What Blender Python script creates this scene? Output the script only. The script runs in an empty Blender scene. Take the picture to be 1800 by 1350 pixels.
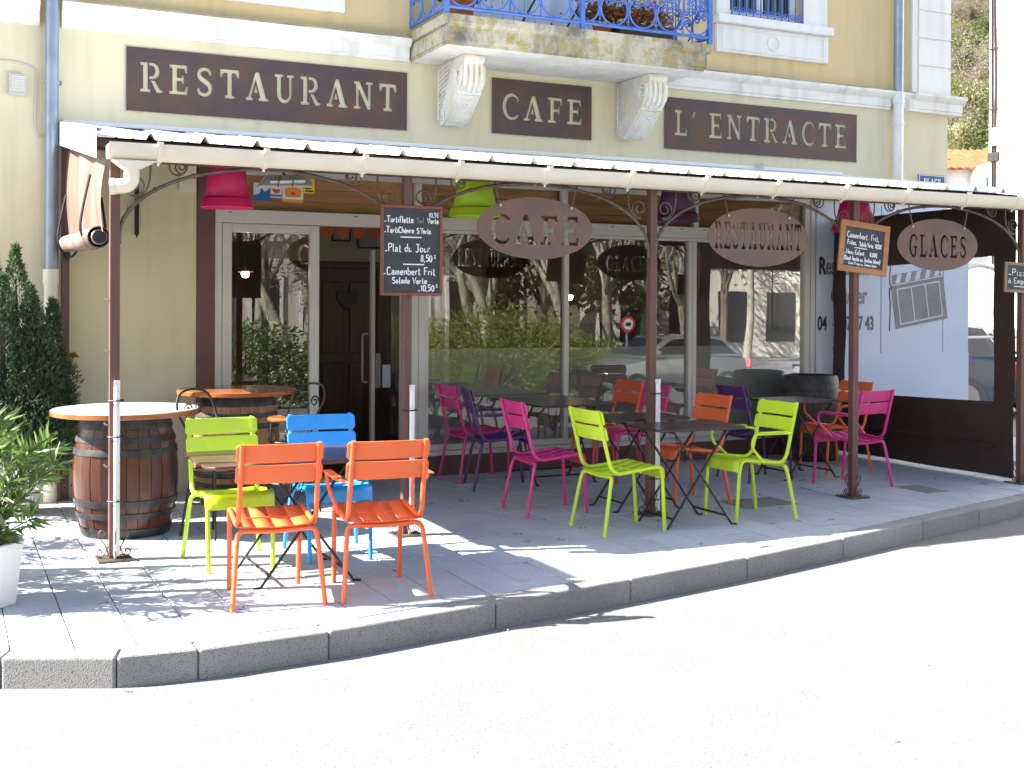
import bpy, bmesh, math, random
from mathutils import Vector, Matrix
R = math.radians
SC = bpy.context.scene
COL = SC.collection
rnd = random.Random(7)

# ------------------------------------------------------------------ camera
cam_d = bpy.data.cameras.new("camera")
cam = bpy.data.objects.new("camera", cam_d)
COL.objects.link(cam)
cam_d.sensor_width = 36.0
cam_d.lens = 2085.5 / 1800 * 36
cam_d.shift_y = -0.0704
cam_d.clip_start = 0.05
cam_d.clip_end = 1500
YAW, PITCH, ROLL = 0.44747, -0.00564, 0.00504
cam.matrix_world = (Matrix.Translation((0, -10.314, 1.6)) @ Matrix.Rotation(-YAW, 4, 'Z')
                    @ Matrix.Rotation(math.pi / 2 + PITCH, 4, 'X') @ Matrix.Rotation(ROLL, 4, 'Z'))
SC.camera = cam
# ------------------------------------------------------------------ light
SUN_EL, SUN_AZ = R(38.5), R(17.5)          # the sun stands left of and a little behind the facade
to_sun = Vector((-math.cos(SUN_AZ) * math.cos(SUN_EL), math.sin(SUN_AZ) * math.cos(SUN_EL), math.sin(SUN_EL)))
world = bpy.data.worlds.new("World")
SC.world = world
world.use_nodes = True
wn = world.node_tree.nodes
sky = wn.new("ShaderNodeTexSky")
sky.sky_type = 'NISHITA'
sky.sun_disc = False
sky.sun_elevation = SUN_EL
sky.sun_rotation = math.atan2(to_sun.x, to_sun.y)
sky.air_density = 1.0
sky.dust_density = 1.5
wn["Background"].inputs[1].default_value = 0.072
world.node_tree.links.new(sky.outputs[0], wn["Background"].inputs[0])
sl = bpy.data.lights.new("sun", 'SUN')
sl.energy = 5.0
sl.angle = R(0.55)
sl.color = (1.0, 0.965, 0.91)
sun = bpy.data.objects.new("sun", sl)
COL.objects.link(sun)
sun.rotation_euler = to_sun.to_track_quat('Z', 'Y').to_euler()
sun.location = to_sun * 60
SC.view_settings.view_transform = 'Standard'
SC.view_settings.look = 'None'
SC.view_settings.exposure = 2.4
SC.view_settings.gamma = 1.0
SC.view_settings.use_curve_mapping = False

# ------------------------------------------------------------------ materials
def new_mat(name):
    m = bpy.data.materials.new(name)
    m.use_nodes = True
    return m, m.node_tree.nodes, m.node_tree.links, m.node_tree.nodes["Principled BSDF"]

def pmat(name, col, rough=0.5, metal=0.0, var=None, vscale=3.0, bump=0.0, bscale=40.0, spec=0.5, detail=5, coat=0.0, stretch=None, vpos=(0.4, 0.62), trans=0.0):
    """principled colour, a noise-mixed second colour, fine bump"""
    m, N, L, b = new_mat(name)
    b.inputs["Base Color"].default_value = (*col, 1)
    b.inputs["Roughness"].default_value = rough
    b.inputs["Metallic"].default_value = metal
    b.inputs["Specular IOR Level"].default_value = spec
    b.inputs["Coat Weight"].default_value = coat
    tc = N.new("ShaderNodeTexCoord")
    src = tc.outputs["Object"]
    if stretch:
        mp = N.new("ShaderNodeMapping")
        mp.inputs["Scale"].default_value = stretch
        L.new(src, mp.inputs[0]); src = mp.outputs[0]
    if var:
        n = N.new("ShaderNodeTexNoise")
        n.inputs["Scale"].default_value = vscale
        n.inputs["Detail"].default_value = detail
        n.inputs["Roughness"].default_value = 0.62
        L.new(src, n.inputs["Vector"])
        cr = N.new("ShaderNodeValToRGB")
        cr.color_ramp.elements[0].position, cr.color_ramp.elements[1].position = vpos
        cr.color_ramp.elements[0].color = (*col, 1)
        cr.color_ramp.elements[1].color = (*var, 1)
        L.new(n.outputs["Fac"], cr.inputs[0])
        L.new(cr.outputs[0], b.inputs["Base Color"])
    if bump:
        n2 = N.new("ShaderNodeTexNoise")
        n2.inputs["Scale"].default_value = bscale
        n2.inputs["Detail"].default_value = 4
        L.new(src, n2.inputs["Vector"])
        bp = N.new("ShaderNodeBump")
        bp.inputs["Strength"].default_value = bump
        bp.inputs["Distance"].default_value = 0.01
        L.new(n2.outputs["Fac"], bp.inputs["Height"])
        L.new(bp.outputs[0], b.inputs["Normal"])
    return m

def plaster(name, col, dirt, streak=0.25, rough=0.9):
    """rendered wall: broad tone drift, vertical rain streaks, specks"""
    m, N, L, b = new_mat(name)
    b.inputs["Roughness"].default_value = rough
    b.inputs["Specular IOR Level"].default_value = 0.2
    tc = N.new("ShaderNodeTexCoord")
    def noise(scale, st=(1, 1, 1), det=6):
        mp = N.new("ShaderNodeMapping"); mp.inputs["Scale"].default_value = st
        L.new(tc.outputs["Object"], mp.inputs[0])
        n = N.new("ShaderNodeTexNoise"); n.inputs["Scale"].default_value = scale; n.inputs["Detail"].default_value = det
        L.new(mp.outputs[0], n.inputs["Vector"]); return n.outputs["Fac"]
    def ramp(f, a, c):
        r = N.new("ShaderNodeMapRange"); r.inputs[1].default_value = a; r.inputs[2].default_value = c
        L.new(f, r.inputs[0]); return r.outputs[0]
    def mix(f, A, B):
        x = N.new("ShaderNodeMix"); x.data_type = 'RGBA'
        L.new(f, x.inputs[0])
        for s, v in ((6, A), (7, B)):
            if isinstance(v, tuple): x.inputs[s].default_value = (*v, 1)
            else: L.new(v, x.inputs[s])
        return x.outputs[2]
    def mul(f, k):
        x = N.new("ShaderNodeMath"); x.operation = 'MULTIPLY'; x.inputs[1].default_value = k
        L.new(f, x.inputs[0]); return x.outputs[0]
    lite = tuple(min(1, c * 1.06) for c in col)
    c = mix(ramp(noise(0.8), .35, .65), col, lite)
    c = mix(mul(ramp(noise(3.0, (2.2, 2.2, .22)), .5, .78), streak), c, dirt)
    c = mix(mul(ramp(noise(26), .70, .76), .55), c, dirt)
    L.new(c, b.inputs["Base Color"])
    bp = N.new("ShaderNodeBump"); bp.inputs["Strength"].default_value = .25; bp.inputs["Distance"].default_value = .004
    L.new(noise(120, det=3), bp.inputs["Height"]); L.new(bp.outputs[0], b.inputs["Normal"])
    return m

def stone_dirty(name, base, lichen, dark):
    m, N, L, b = new_mat(name)
    b.inputs["Roughness"].default_value = .95
    tc = N.new("ShaderNodeTexCoord")
    def noise(scale, st=(1, 1, 1), off=(0, 0, 0)):
        mp = N.new("ShaderNodeMapping"); mp.inputs["Scale"].default_value = st; mp.inputs["Location"].default_value = off
        L.new(tc.outputs["Object"], mp.inputs[0])
        n = N.new("ShaderNodeTexNoise"); n.inputs["Scale"].default_value = scale; n.inputs["Detail"].default_value = 8
        n.inputs["Roughness"].default_value = .7
        L.new(mp.outputs[0], n.inputs["Vector"]); return n.outputs["Fac"]
    prev = base
    for f, a, c, colr in ((noise(2.5, (1, 1, .5)), .46, .64, dark), (noise(7, off=(3, 1, 2)), .49, .62, lichen), (noise(30, off=(5, 5, 5)), .63, .70, tuple(k * .5 for k in dark))):
        r = N.new("ShaderNodeMapRange"); r.inputs[1].default_value = a; r.inputs[2].default_value = c
        L.new(f, r.inputs[0])
        x = N.new("ShaderNodeMix"); x.data_type = 'RGBA'; L.new(r.outputs[0], x.inputs[0])
        if isinstance(prev, tuple): x.inputs[6].default_value = (*prev, 1)
        else: L.new(prev, x.inputs[6])
        x.inputs[7].default_value = (*colr, 1)
        prev = x.outputs[2]
    L.new(prev, b.inputs["Base Color"])
    bp = N.new("ShaderNodeBump"); bp.inputs["Strength"].default_value = .6; bp.inputs["Distance"].default_value = .01
    L.new(noise(45), bp.inputs["Height"]); L.new(bp.outputs[0], b.inputs["Normal"])
    return m

def wood(name, a, bcol, scale=6.0, axis=0, rough=.45, coat=0.0):
    m, N, L, b = new_mat(name)
    b.inputs["Roughness"].default_value = rough
    b.inputs["Coat Weight"].default_value = coat
    tc = N.new("ShaderNodeTexCoord"); mp = N.new("ShaderNodeMapping")
    st = [1.0, 1.0, 1.0]; st[axis] = .09
    mp.inputs["Scale"].default_value = st
    L.new(tc.outputs["Object"], mp.inputs[0])
    n = N.new("ShaderNodeTexNoise"); n.inputs["Scale"].default_value = scale * 4; n.inputs["Detail"].default_value = 6; n.inputs["Distortion"].default_value = .8
    L.new(mp.outputs[0], n.inputs["Vector"])
    oi = N.new("ShaderNodeObjectInfo")
    add = N.new("ShaderNodeMath"); add.operation = 'MULTIPLY_ADD'; add.inputs[1].default_value = .3; 
    L.new(oi.outputs["Random"], add.inputs[0]); L.new(n.outputs["Fac"], add.inputs[2])
    cr = N.new("ShaderNodeValToRGB")
    cr.color_ramp.elements[0].position = .42; cr.color_ramp.elements[1].position = .82
    cr.color_ramp.elements[0].color = (*a, 1); cr.color_ramp.elements[1].color = (*bcol, 1)
    L.new(add.outputs[0], cr.inputs[0]); L.new(cr.outputs[0], b.inputs["Base Color"])
    return m

def glass(name, tint=(1, 1, 1), boost=2.9, rough=0.0):
    m, N, L, b = new_mat(name)
    N.remove(b)
    t = N.new("ShaderNodeBsdfTransparent"); t.inputs[0].default_value = (*tint, 1)
    g = N.new("ShaderNodeBsdfGlossy"); g.inputs["Roughness"].default_value = rough
    f = N.new("ShaderNodeFresnel"); f.inputs[0].default_value = 1.52
    k = N.new("ShaderNodeMath"); k.operation = 'MULTIPLY'; k.inputs[1].default_value = boost; k.use_clamp = True
    tc = N.new("ShaderNodeTexCoord"); n = N.new("ShaderNodeTexNoise"); n.inputs["Scale"].default_value = 1.6; n.inputs["Detail"].default_value = 1
    L.new(tc.outputs["Object"], n.inputs["Vector"])
    bp = N.new("ShaderNodeBump"); bp.inputs["Strength"].default_value = .018; bp.inputs["Distance"].default_value = .02
    L.new(n.outputs["Fac"], bp.inputs["Height"]); L.new(bp.outputs[0], g.inputs["Normal"])
    x = N.new("ShaderNodeMixShader")
    L.new(f.outputs[0], k.inputs[0]); L.new(k.outputs[0], x.inputs[0]); L.new(t.outputs[0], x.inputs[1]); L.new(g.outputs[0], x.inputs[2])
    L.new(x.outputs[0], N["Material Output"].inputs[0])
    return m

def film(name, col, opac, gloss=.08, wavy=False):
    m, N, L, b = new_mat(name)
    N.remove(b)
    t = N.new("ShaderNodeBsdfTransparent")
    d = N.new("ShaderNodeBsdfDiffuse"); d.inputs[0].default_value = (*col, 1)
    g = N.new("ShaderNodeBsdfGlossy"); g.inputs["Roughness"].default_value = .06
    x = N.new("ShaderNodeMixShader"); x.inputs[0].default_value = opac
    y = N.new("ShaderNodeMixShader"); y.inputs[0].default_value = gloss
    L.new(t.outputs[0], x.inputs[1]); L.new(d.outputs[0], x.inputs[2]); L.new(x.outputs[0], y.inputs[1]); L.new(g.outputs[0], y.inputs[2])
    if wavy:
        tc = N.new("ShaderNodeTexCoord"); mp = N.new("ShaderNodeMapping"); mp.inputs["Scale"].default_value = (1, 1, 4)
        n = N.new("ShaderNodeTexNoise"); n.inputs["Scale"].default_value = 5; n.inputs["Detail"].default_value = 3
        L.new(tc.outputs["Object"], mp.inputs[0]); L.new(mp.outputs[0], n.inputs["Vector"])
        bp = N.new("ShaderNodeBump"); bp.inputs["Strength"].default_value = .35; bp.inputs["Distance"].default_value = .02
        L.new(n.outputs["Fac"], bp.inputs["Height"]); L.new(bp.outputs[0], g.inputs["Normal"])
    L.new(y.outputs[0], N["Material Output"].inputs[0])
    return m

def leafmat(name, a, bcol, trans=.35, rough=.5):
    m, N, L, b = new_mat(name)
    b.inputs["Roughness"].default_value = rough
    geo = N.new("ShaderNodeNewGeometry")
    cr = N.new("ShaderNodeValToRGB")
    cr.color_ramp.elements[0].color = (*a, 1); cr.color_ramp.elements[1].color = (*bcol, 1)
    L.new(geo.outputs["Random Per Island"], cr.inputs[0]); L.new(cr.outputs[0], b.inputs["Base Color"])
    tr = N.new("ShaderNodeBsdfTranslucent"); L.new(cr.outputs[0], tr.inputs[0])
    x = N.new("ShaderNodeMixShader"); x.inputs[0].default_value = trans
    L.new(b.outputs[0], x.inputs[1]); L.new(tr.outputs[0], x.inputs[2]); L.new(x.outputs[0], N["Material Output"].inputs[0])
    return m

def emis(name, col, s):
    m, N, L, b = new_mat(name)
    b.inputs["Base Color"].default_value = (*col, 1)
    b.inputs["Emission Color"].default_value = (*col, 1)
    b.inputs["Emission Strength"].default_value = s
    return m

def paving(name, a, bcol, speck, island=True, bump=.5):
    m, N, L, b = new_mat(name)
    b.inputs["Roughness"].default_value = .9
    b.inputs["Specular IOR Level"].default_value = .25
    tc = N.new("ShaderNodeTexCoord"); oi = N.new("ShaderNodeObjectInfo")
    geo = N.new("ShaderNodeNewGeometry")
    pos = geo.outputs["Position"]
    n = N.new("ShaderNodeTexNoise"); n.inputs["Scale"].default_value = 2.2; n.inputs["Detail"].default_value = 7
    L.new(pos, n.inputs["Vector"])
    add = N.new("ShaderNodeMath"); add.operation = 'MULTIPLY_ADD'; add.inputs[1].default_value = .22 if island else 0
    L.new(oi.outputs["Random"], add.inputs[0]); L.new(n.outputs["Fac"], add.inputs[2])
    cr = N.new("ShaderNodeValToRGB")
    cr.color_ramp.elements[0].position = .38; cr.color_ramp.elements[1].position = .78
    cr.color_ramp.elements[0].color = (*a, 1); cr.color_ramp.elements[1].color = (*bcol, 1)
    L.new(add.outputs[0], cr.inputs[0])
    s = N.new("ShaderNodeTexNoise"); s.inputs["Scale"].default_value = 160; s.inputs["Detail"].default_value = 2
    L.new(pos, s.inputs["Vector"])
    mr = N.new("ShaderNodeMapRange"); mr.inputs[1].default_value = .52; mr.inputs[2].default_value = .68
    L.new(s.outputs["Fac"], mr.inputs[0])
    x = N.new("ShaderNodeMix"); x.data_type = 'RGBA'
    L.new(mr.outputs[0], x.inputs[0]); L.new(cr.outputs[0], x.inputs[6]); x.inputs[7].default_value = (*speck, 1)
    L.new(x.outputs[2], b.inputs["Base Color"])
    bp = N.new("ShaderNodeBump"); bp.inputs["Strength"].default_value = bump; bp.inputs["Distance"].default_value = .004
    L.new(s.outputs["Fac"], bp.inputs["Height"]); L.new(bp.outputs[0], b.inputs["Normal"])
    return m

M = dict(
    cream=plaster("cream_render", (.69, .632, .445), (.44, .39, .29), .34),
    grey_cream=plaster("grey_cream_render", (.62, .585, .48), (.40, .38, .32), .4),
    ochre=plaster("ochre_render", (.66, .52, .29), (.43, .34, .20), .4),
    cornice=plaster("white_moulding", (.80, .79, .74), (.30, .29, .27), .45),
    white_stone=plaster("white_stone", (.78, .78, .76), (.42, .43, .44), .4),
    slabstone=stone_dirty("weathered_stone", (.52, .485, .39), (.36, .30, .10), (.15, .14, .12)),
    corbel=stone_dirty("painted_corbel", (.80, .78, .72), (.74, .68, .52), (.62, .60, .56)),
    rust=pmat("rusty_steel", (.082, .060, .066), .5, .35, (.130, .070, .052), 3.2, .2, 60),
    rust_oval=pmat("brown_rusty_plate", (.165, .105, .09), .6, .3, (.21, .12, .085), 4.0, .2, 80),
    brown=pmat("brown_paint", (.135, .062, .050), .45, 0, (.11, .05, .042), 3, .1, 50),
    iron=pmat("grey_brown_iron", (.11, .082, .068), .5, .5, (.16, .12, .09), 20),
    dark=pmat("dark_iron", (.022, .017, .016), .5, .3, (.035, .025, .022), 14),
    alu=pmat("grey_aluminium_paint", (.60, .59, .545), .38, .05, (.56, .55, .51), 2),
    alu_dark=pmat("dark_seal", (.02, .02, .02), .6),  # near-black seal colour
    zinc=pmat("zinc_pipe", (.30, .36, .44), .4, .45, (.24, .30, .38), 5),
    pvc=pmat("cream_pvc", (.82, .74, .61), .45, 0, (.76, .68, .55), 4, 0),
    pvc_white=pmat("white_pvc", (.78, .78, .76), .35, 0, (.70, .70, .69), 6),
    roof=pmat("white_sheet_metal", (.86, .87, .88), .4, .05, (.78, .80, .83), 3),
    roof_under=pmat("brown_sheet", (.09, .06, .05), .6),
    glass=glass("window_glass"),
    glass2=glass("upper_glass", (.92, .95, .95), 1.6),
    frost=film("frosted_film", (.62, .66, .62), .36, .02),
    clear=film("clear_vinyl", (.58, .68, .86), .26, .05, True),
    vinyl=pmat("brown_vinyl", (.040, .024, .019), .5, 0, (.052, .030, .024), 3, .15, 12),
    canvas=pmat("beige_canvas", (.115, .058, .042), .6, 0, (.175, .105, .078), 3, .1, 12, stretch=(1, .9, .12)),
    canvas_roll=pmat("pale_canvas_roll", (.21, .155, .125), .6, 0, (.13, .075, .055), 6),
    steel_tube=pmat("steel_tube", (.45, .44, .43), .3, .9),
    pine=wood("pine_boards", (.34, .15, .045), (.56, .28, .10), 5, 0, .4),
    darkwood=wood("dark_door_wood", (.040, .015, .007), (.075, .030, .013), 4, 2, .4),
    tablewood=wood("varnished_top", (.30, .085, .022), (.46, .15, .045), 6, 0, .25, .5),
    pale_top=wood("sun_glare_table_top", (.50, .43, .36), (.62, .56, .50), 6, 0, .3, .3),  # pale wood colour carries the sun's glare on the barrel top
    stave_red=wood("red_barrel_stave", (.030, .008, .004), (.095, .026, .009), 6, 2, .34),
    stave=wood("oak_barrel_stave", (.22, .095, .035), (.34, .16, .065), 6, 2, .5),
    stave_dark=wood("dark_barrel_stave", (.035, .025, .020), (.06, .045, .035), 6, 2, .5),
    hoop=pmat("grey_barrel_hoop", (.022, .022, .025), .5, .3, (.062, .058, .054), 9, .2, 30),
    slab=paving("granite_slab", (.385, .405, .435), (.49, .51, .54), (.26, .27, .285)),
    slab_dark=paving("stained_slab", (.20, .20, .18), (.25, .25, .22), (.12, .12, .11)),
    mortar=paving("mortar_bed", (.055, .058, .05), (.10, .105, .09), (.04, .04, .04), False),
    kerb=paving("kerb_granite", (.235, .23, .22), (.30, .29, .275), (.13, .125, .12), True, .9),
    road=paving("worn_asphalt", (.172, .171, .168), (.212, .211, .207), (.09, .09, .09), False, .6),
    chalk=pmat("chalk_white", (.85, .87, .90), .9),
    chalk_dim=pmat("faded_chalk", (.25, .27, .30), .9),
    board=pmat("blackboard", (.030, .032, .040), .5, 0, (.045, .047, .055), 6),
    redframe=wood("red_brown_frame", (.17, .045, .030), (.22, .07, .045), 6, 2, .5),
    oakframe=wood("orange_wood_frame", (.36, .14, .05), (.46, .21, .085), 6, 0, .45),
    greyframe=wood("grey_brown_frame", (.20, .13, .08), (.27, .18, .12), 6, 0, .5),
    plaque=pmat("blue_enamel", (.035, .085, .25), .25, 0, (.05, .11, .30), 6, coat=.5),
    white=pmat("white_paint", (.80, .80, .78), .45),
    black=pmat("black_plastic", (.012, .012, .013), .45),
    blue_rail=pmat("blue_railing_paint", (.055, .15, .52), .4, 0, (.08, .20, .58), 9),
    shutter=pmat("pale_blue_shutter", (.62, .70, .82), .5, 0, (.56, .64, .78), 2, stretch=(6, 1, .3)),
    panel_white=pmat("white_shop_panel", (.55, .63, .78), .4, 0, (.50, .585, .73), 1.5),
    logo=pmat("grey_logo_film", (.13, .135, .14), .6, 0, (.17, .17, .17), 4),
    text_dark=pmat("dark_green_lettering", (.012, .028, .030), .5),
    text_brown=pmat("grey_brown_lettering", (.20, .15, .15), .5),
    lime=pmat("lime_powder_coat", (.57, .74, .016), .36, 0, (.52, .68, .04), 7),
    orange=pmat("orange_powder_coat", (.82, .13, .030), .36, 0, (.76, .15, .05), 7),
    pink=pmat("pink_powder_coat", (.67, .032, .21), .36, 0, (.60, .05, .21), 7),
    purple=pmat("purple_powder_coat", (.085, .026, .145), .36, 0, (.10, .04, .15), 7),
    blue=pmat("blue_powder_coat", (.016, .32, .80), .36, 0, (.05, .34, .74), 7),
    bistro=pmat("brown_bistro_steel", (.040, .030, .028), .32, .1, (.05, .036, .032), 5),
    bistro_red=pmat("red_brown_bistro_steel", (.085, .040, .036), .25, .1, (.10, .05, .042), 5),
    pot_pink=pmat("pink_pot_shade", (.62, .010, .13), .5),
    pot_lime=pmat("lime_pot_shade", (.36, .56, .008), .5),
    pot_purple=pmat("purple_pot_shade", (.075, .014, .065), .5),
    thuja=leafmat("conifer_needles", (.034, .070, .036), (.12, .19, .075), .3),
    oleander=leafmat("oleander_leaf", (.05, .105, .022), (.17, .27, .07), .3, .28),
    ivy=leafmat("autumn_vine_leaf", (.10, .16, .02), (.40, .16, .03), .35),
    hedge=leafmat("shrub_leaf", (.11, .16, .02), (.34, .40, .07), .35),
    flower=leafmat("white_flower", (.65, .68, .55), (.85, .85, .75), .4),
    geranium=leafmat("red_flower_leaf", (.10, .14, .03), (.45, .08, .04), .3),
    bark=stone_dirty("plane_bark", (.42, .40, .30), (.52, .50, .36), (.16, .15, .11)),
    twig=pmat("bare_twigs", (.16, .125, .09), .9, 0, (.24, .20, .15), 1.0),
    stem=pmat("plant_stem", (.10, .075, .04), .8),
    soil=pmat("potting_soil", (.035, .024, .016), .95, 0, (.06, .04, .03), 20, .5, 60),
    terracotta=pmat("roof_tile", (.30, .080, .024), .85, 0, (.38, .125, .045), 2.2, .3, 20),
    plain_wall=plaster("far_white_wall", (.78, .76, .72), (.55, .53, .48), .15),
    dull_wall=plaster("dull_stone_wall", (.60, .565, .48), (.34, .31, .26), .6),
    house_wall=plaster("far_grey_wall", (.60, .60, .57), (.40, .40, .38), .2),
    silver=pmat("silver_car_paint", (.42, .45, .47), .25, .7, coat=1.0),
    navy=pmat("dark_blue_car_paint", (.02, .045, .09), .25, .4, coat=1.0),
    car_glass=pmat("car_window", (.010, .014, .016), .05, 0, spec=.8),
    tyre=pmat("tyre_rubber", (.015, .015, .015), .8),
    tail=emis("lit_tail_lamp", (1.0, .03, .04), 6.0),
    bulb=emis("lit_bulb", (1.0, .72, .40), 14.0),
    tube_pale=pmat("heater_tube", (.72, .72, .70), .25, .3),  # pale grey heater tube
    beige_in=pmat("interior_beige", (.33, .27, .19), .9),
    floor_in=pmat("interior_floor", (.06, .045, .035), .5),
    red_pic=pmat("dark_red_picture", (.10, .012, .010), .6),
    pic=pmat("grey_picture", (.25, .25, .24), .6),
    orange_cloth=pmat("orange_bunting", (.50, .11, .03), .8),
    st_blue=pmat("blue_sticker", (.03, .13, .40), .4), st_red=pmat("red_sticker", (.72, .05, .06), .4),
    st_orange=pmat("orange_sticker", (.82, .30, .03), .4), st_yellow=pmat("yellow_sticker", (.85, .66, .04), .4),
    st_pale=pmat("pale_sticker", (.62, .74, .82), .4),
    yellow=pmat("yellow_plate", (.85, .62, .03), .4),
    moss=leafmat("joint_weeds", (.025, .04, .012), (.07, .10, .03), .2),
    litter=leafmat("fallen_leaves", (.20, .13, .06), (.35, .33, .12), .2),
)
GRASSY = stone_dirty("hill_ground", (.13, .12, .06), (.10, .11, .035), (.07, .075, .03))
BARE_HILL = stone_dirty("bare_wooded_slope", (.19, .165, .115), (.12, .12, .055), (.10, .085, .06))

# ------------------------------------------------------------------ mesh building
class MB:
    def __init__(s):
        s.v = []; s.f = []
    def add(s, vs, fs):
        o = len(s.v); s.v += [tuple(v) for v in vs]; s.f += [tuple(i + o for i in f) for f in fs]; return s
    def box(s, x0, x1, y0, y1, z0, z1, mat=None):
        vs = [Vector(p) for p in ((x0, y0, z0), (x1, y0, z0), (x1, y1, z0), (x0, y1, z0), (x0, y0, z1), (x1, y0, z1), (x1, y1, z1), (x0, y1, z1))]
        if mat is not None: vs = [mat @ v for v in vs]
        return s.add(vs, [(0, 3, 2, 1), (4, 5, 6, 7), (0, 1, 5, 4), (1, 2, 6, 5), (2, 3, 7, 6), (3, 0, 4, 7)])
    def prism(s, poly, axis, a, b):
        """poly of 2-D points swept along an axis ('x': (y,z), 'y': (x,z), 'z': (x,y)) from a to b"""
        n = len(poly)
        def P(p, t):
            return {'x': (t, p[0], p[1]), 'y': (p[0], t, p[1]), 'z': (p[0], p[1], t)}[axis]
        vs = [P(p, a) for p in poly] + [P(p, b) for p in poly]
        fs = [tuple(range(n)), tuple(range(2 * n - 1, n - 1, -1))] + [(i, (i + 1) % n + 0, (i + 1) % n + n, i + n)[::-1] for i in range(n)]
        return s.add(vs, fs)
    def strip(s, poly, axis, a, b):
        """open profile swept along an axis"""
        n = len(poly)
        def P(p, t):
            return {'x': (t, p[0], p[1]), 'y': (p[0], t, p[1]), 'z': (p[0], p[1], t)}[axis]
        vs = [P(p, a) for p in poly] + [P(p, b) for p in poly]
        return s.add(vs, [(i, i + 1, i + 1 + n, i + n) for i in range(n - 1)])
    def tube(s, pts, r, n=8, closed=False, caps=True, flat=1.0):
        pts = [Vector(p) for p in pts]
        m = len(pts)
        rad = r if isinstance(r, (list, tuple)) else [r] * m
        up = Vector((0, 0, 1)); vs = []; last = None
        for i, p in enumerate(pts):
            a = pts[(i - 1) % m] if (closed or i > 0) else p
            b = pts[(i + 1) % m] if (closed or i < m - 1) else p
            t = (b - a)
            t = t.normalized() if t.length > 1e-9 else Vector((0, 0, 1))
            if last is None:
                ref = up if abs(t.z) < .9 else Vector((1, 0, 0))
                u = t.cross(ref).normalized()
            else:
                u = (last - t * last.dot(t))
                u = u.normalized() if u.length > 1e-6 else t.cross(Vector((1, 0, 0))).normalized()
            last = u; w = t.cross(u)
            for k in range(n):
                an = 2 * math.pi * k / n
                vs.append(p + u * (math.cos(an) * rad[i]) + w * (math.sin(an) * rad[i] * flat))
        fs = []
        for i in range(m if closed else m - 1):
            j = (i + 1) % m
            for k in range(n):
                k2 = (k + 1) % n
                fs.append((i * n + k, i * n + k2, j * n + k2, j * n + k))
        if caps and not closed:
            fs.append(tuple(range(n - 1, -1, -1))); fs.append(tuple(range((m - 1) * n, m * n)))
        return s.add(vs, fs)
    def lathe(s, prof, n=32, c=(0, 0, 0), a0=0.0, a1=2 * math.pi):
        """profile of (r, z) turned about the vertical through c"""
        full = abs(a1 - a0 - 2 * math.pi) < 1e-6
        k = n if full else n + 1
        vs = []
        for (r, z) in prof:
            for i in range(k):
                a = a0 + (a1 - a0) * i / n
                vs.append((c[0] + r * math.cos(a), c[1] + r * math.sin(a), c[2] + z))
        fs = []
        for j in range(len(prof) - 1):
            for i in range(n):
                i2 = (i + 1) % k if full else i + 1
                fs.append((j * k + i, j * k + i2, (j + 1) * k + i2, (j + 1) * k + i))
        return s.add(vs, fs)
    def grid(s, fn, nu, nv, skip=None):
        vs = [fn(i / nu, j / nv) for j in range(nv + 1) for i in range(nu + 1)]
        fs = [(j * (nu + 1) + i, j * (nu + 1) + i + 1, (j + 1) * (nu + 1) + i + 1, (j + 1) * (nu + 1) + i)
              for j in range(nv) for i in range(nu) if not (skip and skip(i, j))]
        return s.add(vs, fs)
    def mesh(s, name, smooth=None):
        me = bpy.data.meshes.new(name)
        me.from_pydata(s.v, [], s.f)
        me.update()
        bm = bmesh.new(); bm.from_mesh(me)
        bmesh.ops.recalc_face_normals(bm, faces=bm.faces)
        if smooth is not None:
            for f in bm.faces: f.smooth = True
            for e in bm.edges:
                if len(e.link_faces) == 2 and e.calc_face_angle(0) > R(smooth): e.smooth = False
        bm.to_mesh(me); bm.free()
        return me

def link(name, me, m, parent=None, loc=(0, 0, 0), rot=(0, 0, 0)):
    o = bpy.data.objects.new(name, me)
    COL.objects.link(o)
    if m is not None and not len(me.materials): me.materials.append(m)
    o.location = loc; o.rotation_euler = rot
    if parent is not None: o.parent = parent
    return o

def part(name, mb, m, parent=None, smooth=None, bevel=0.0, solid=0.0, loc=(0, 0, 0), rot=(0, 0, 0), seg=2):
    o = link(name, mb.mesh(name, smooth), m, parent, loc, rot)
    if solid:
        md = o.modifiers.new("solid", 'SOLIDIFY'); md.thickness = solid; md.offset = 0
    if bevel:
        md = o.modifiers.new("bevel", 'BEVEL'); md.width = bevel; md.segments = seg; md.limit_method = 'ANGLE'; md.angle_limit = R(40)
    return o

def tag(o, label, cat, group=None, kind=None):
    if label: o["label"] = label
    if cat: o["category"] = cat
    if group: o["group"] = group
    if kind: o["kind"] = kind
    return o

def thing(name, label, cat, loc=(0, 0, 0), rz=0.0, group=None):
    o = bpy.data.objects.new(name, None)
    o.empty_display_size = .1
    COL.objects.link(o)
    o.location = loc; o.rotation_euler = (0, 0, rz)
    return tag(o, label, cat, group)

def struct(o):
    o["kind"] = "structure"; return o

def copy_tree(o, parent=None):
    c = o.copy(); COL.objects.link(c)
    if parent is not None: c.parent = parent
    for ch in list(o.children): copy_tree(ch, c)
    return c

def catmull(pts, k=6, closed=False):
    pts = [Vector(p) for p in pts]; n = len(pts); out = []
    for i in range(n if closed else n - 1):
        if closed: a, b, c, d = pts[(i - 1) % n], pts[i], pts[(i + 1) % n], pts[(i + 2) % n]
        else: a, b, c, d = pts[max(i - 1, 0)], pts[i], pts[i + 1], pts[min(i + 2, n - 1)]
        for j in range(k):
            t = j / k
            out.append(.5 * ((2 * b) + (c - a) * t + (2 * a - 5 * b + 4 * c - d) * t * t + (3 * b - a - 3 * c + d) * t ** 3))
    if not closed: out.append(pts[-1])
    return out

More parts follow.
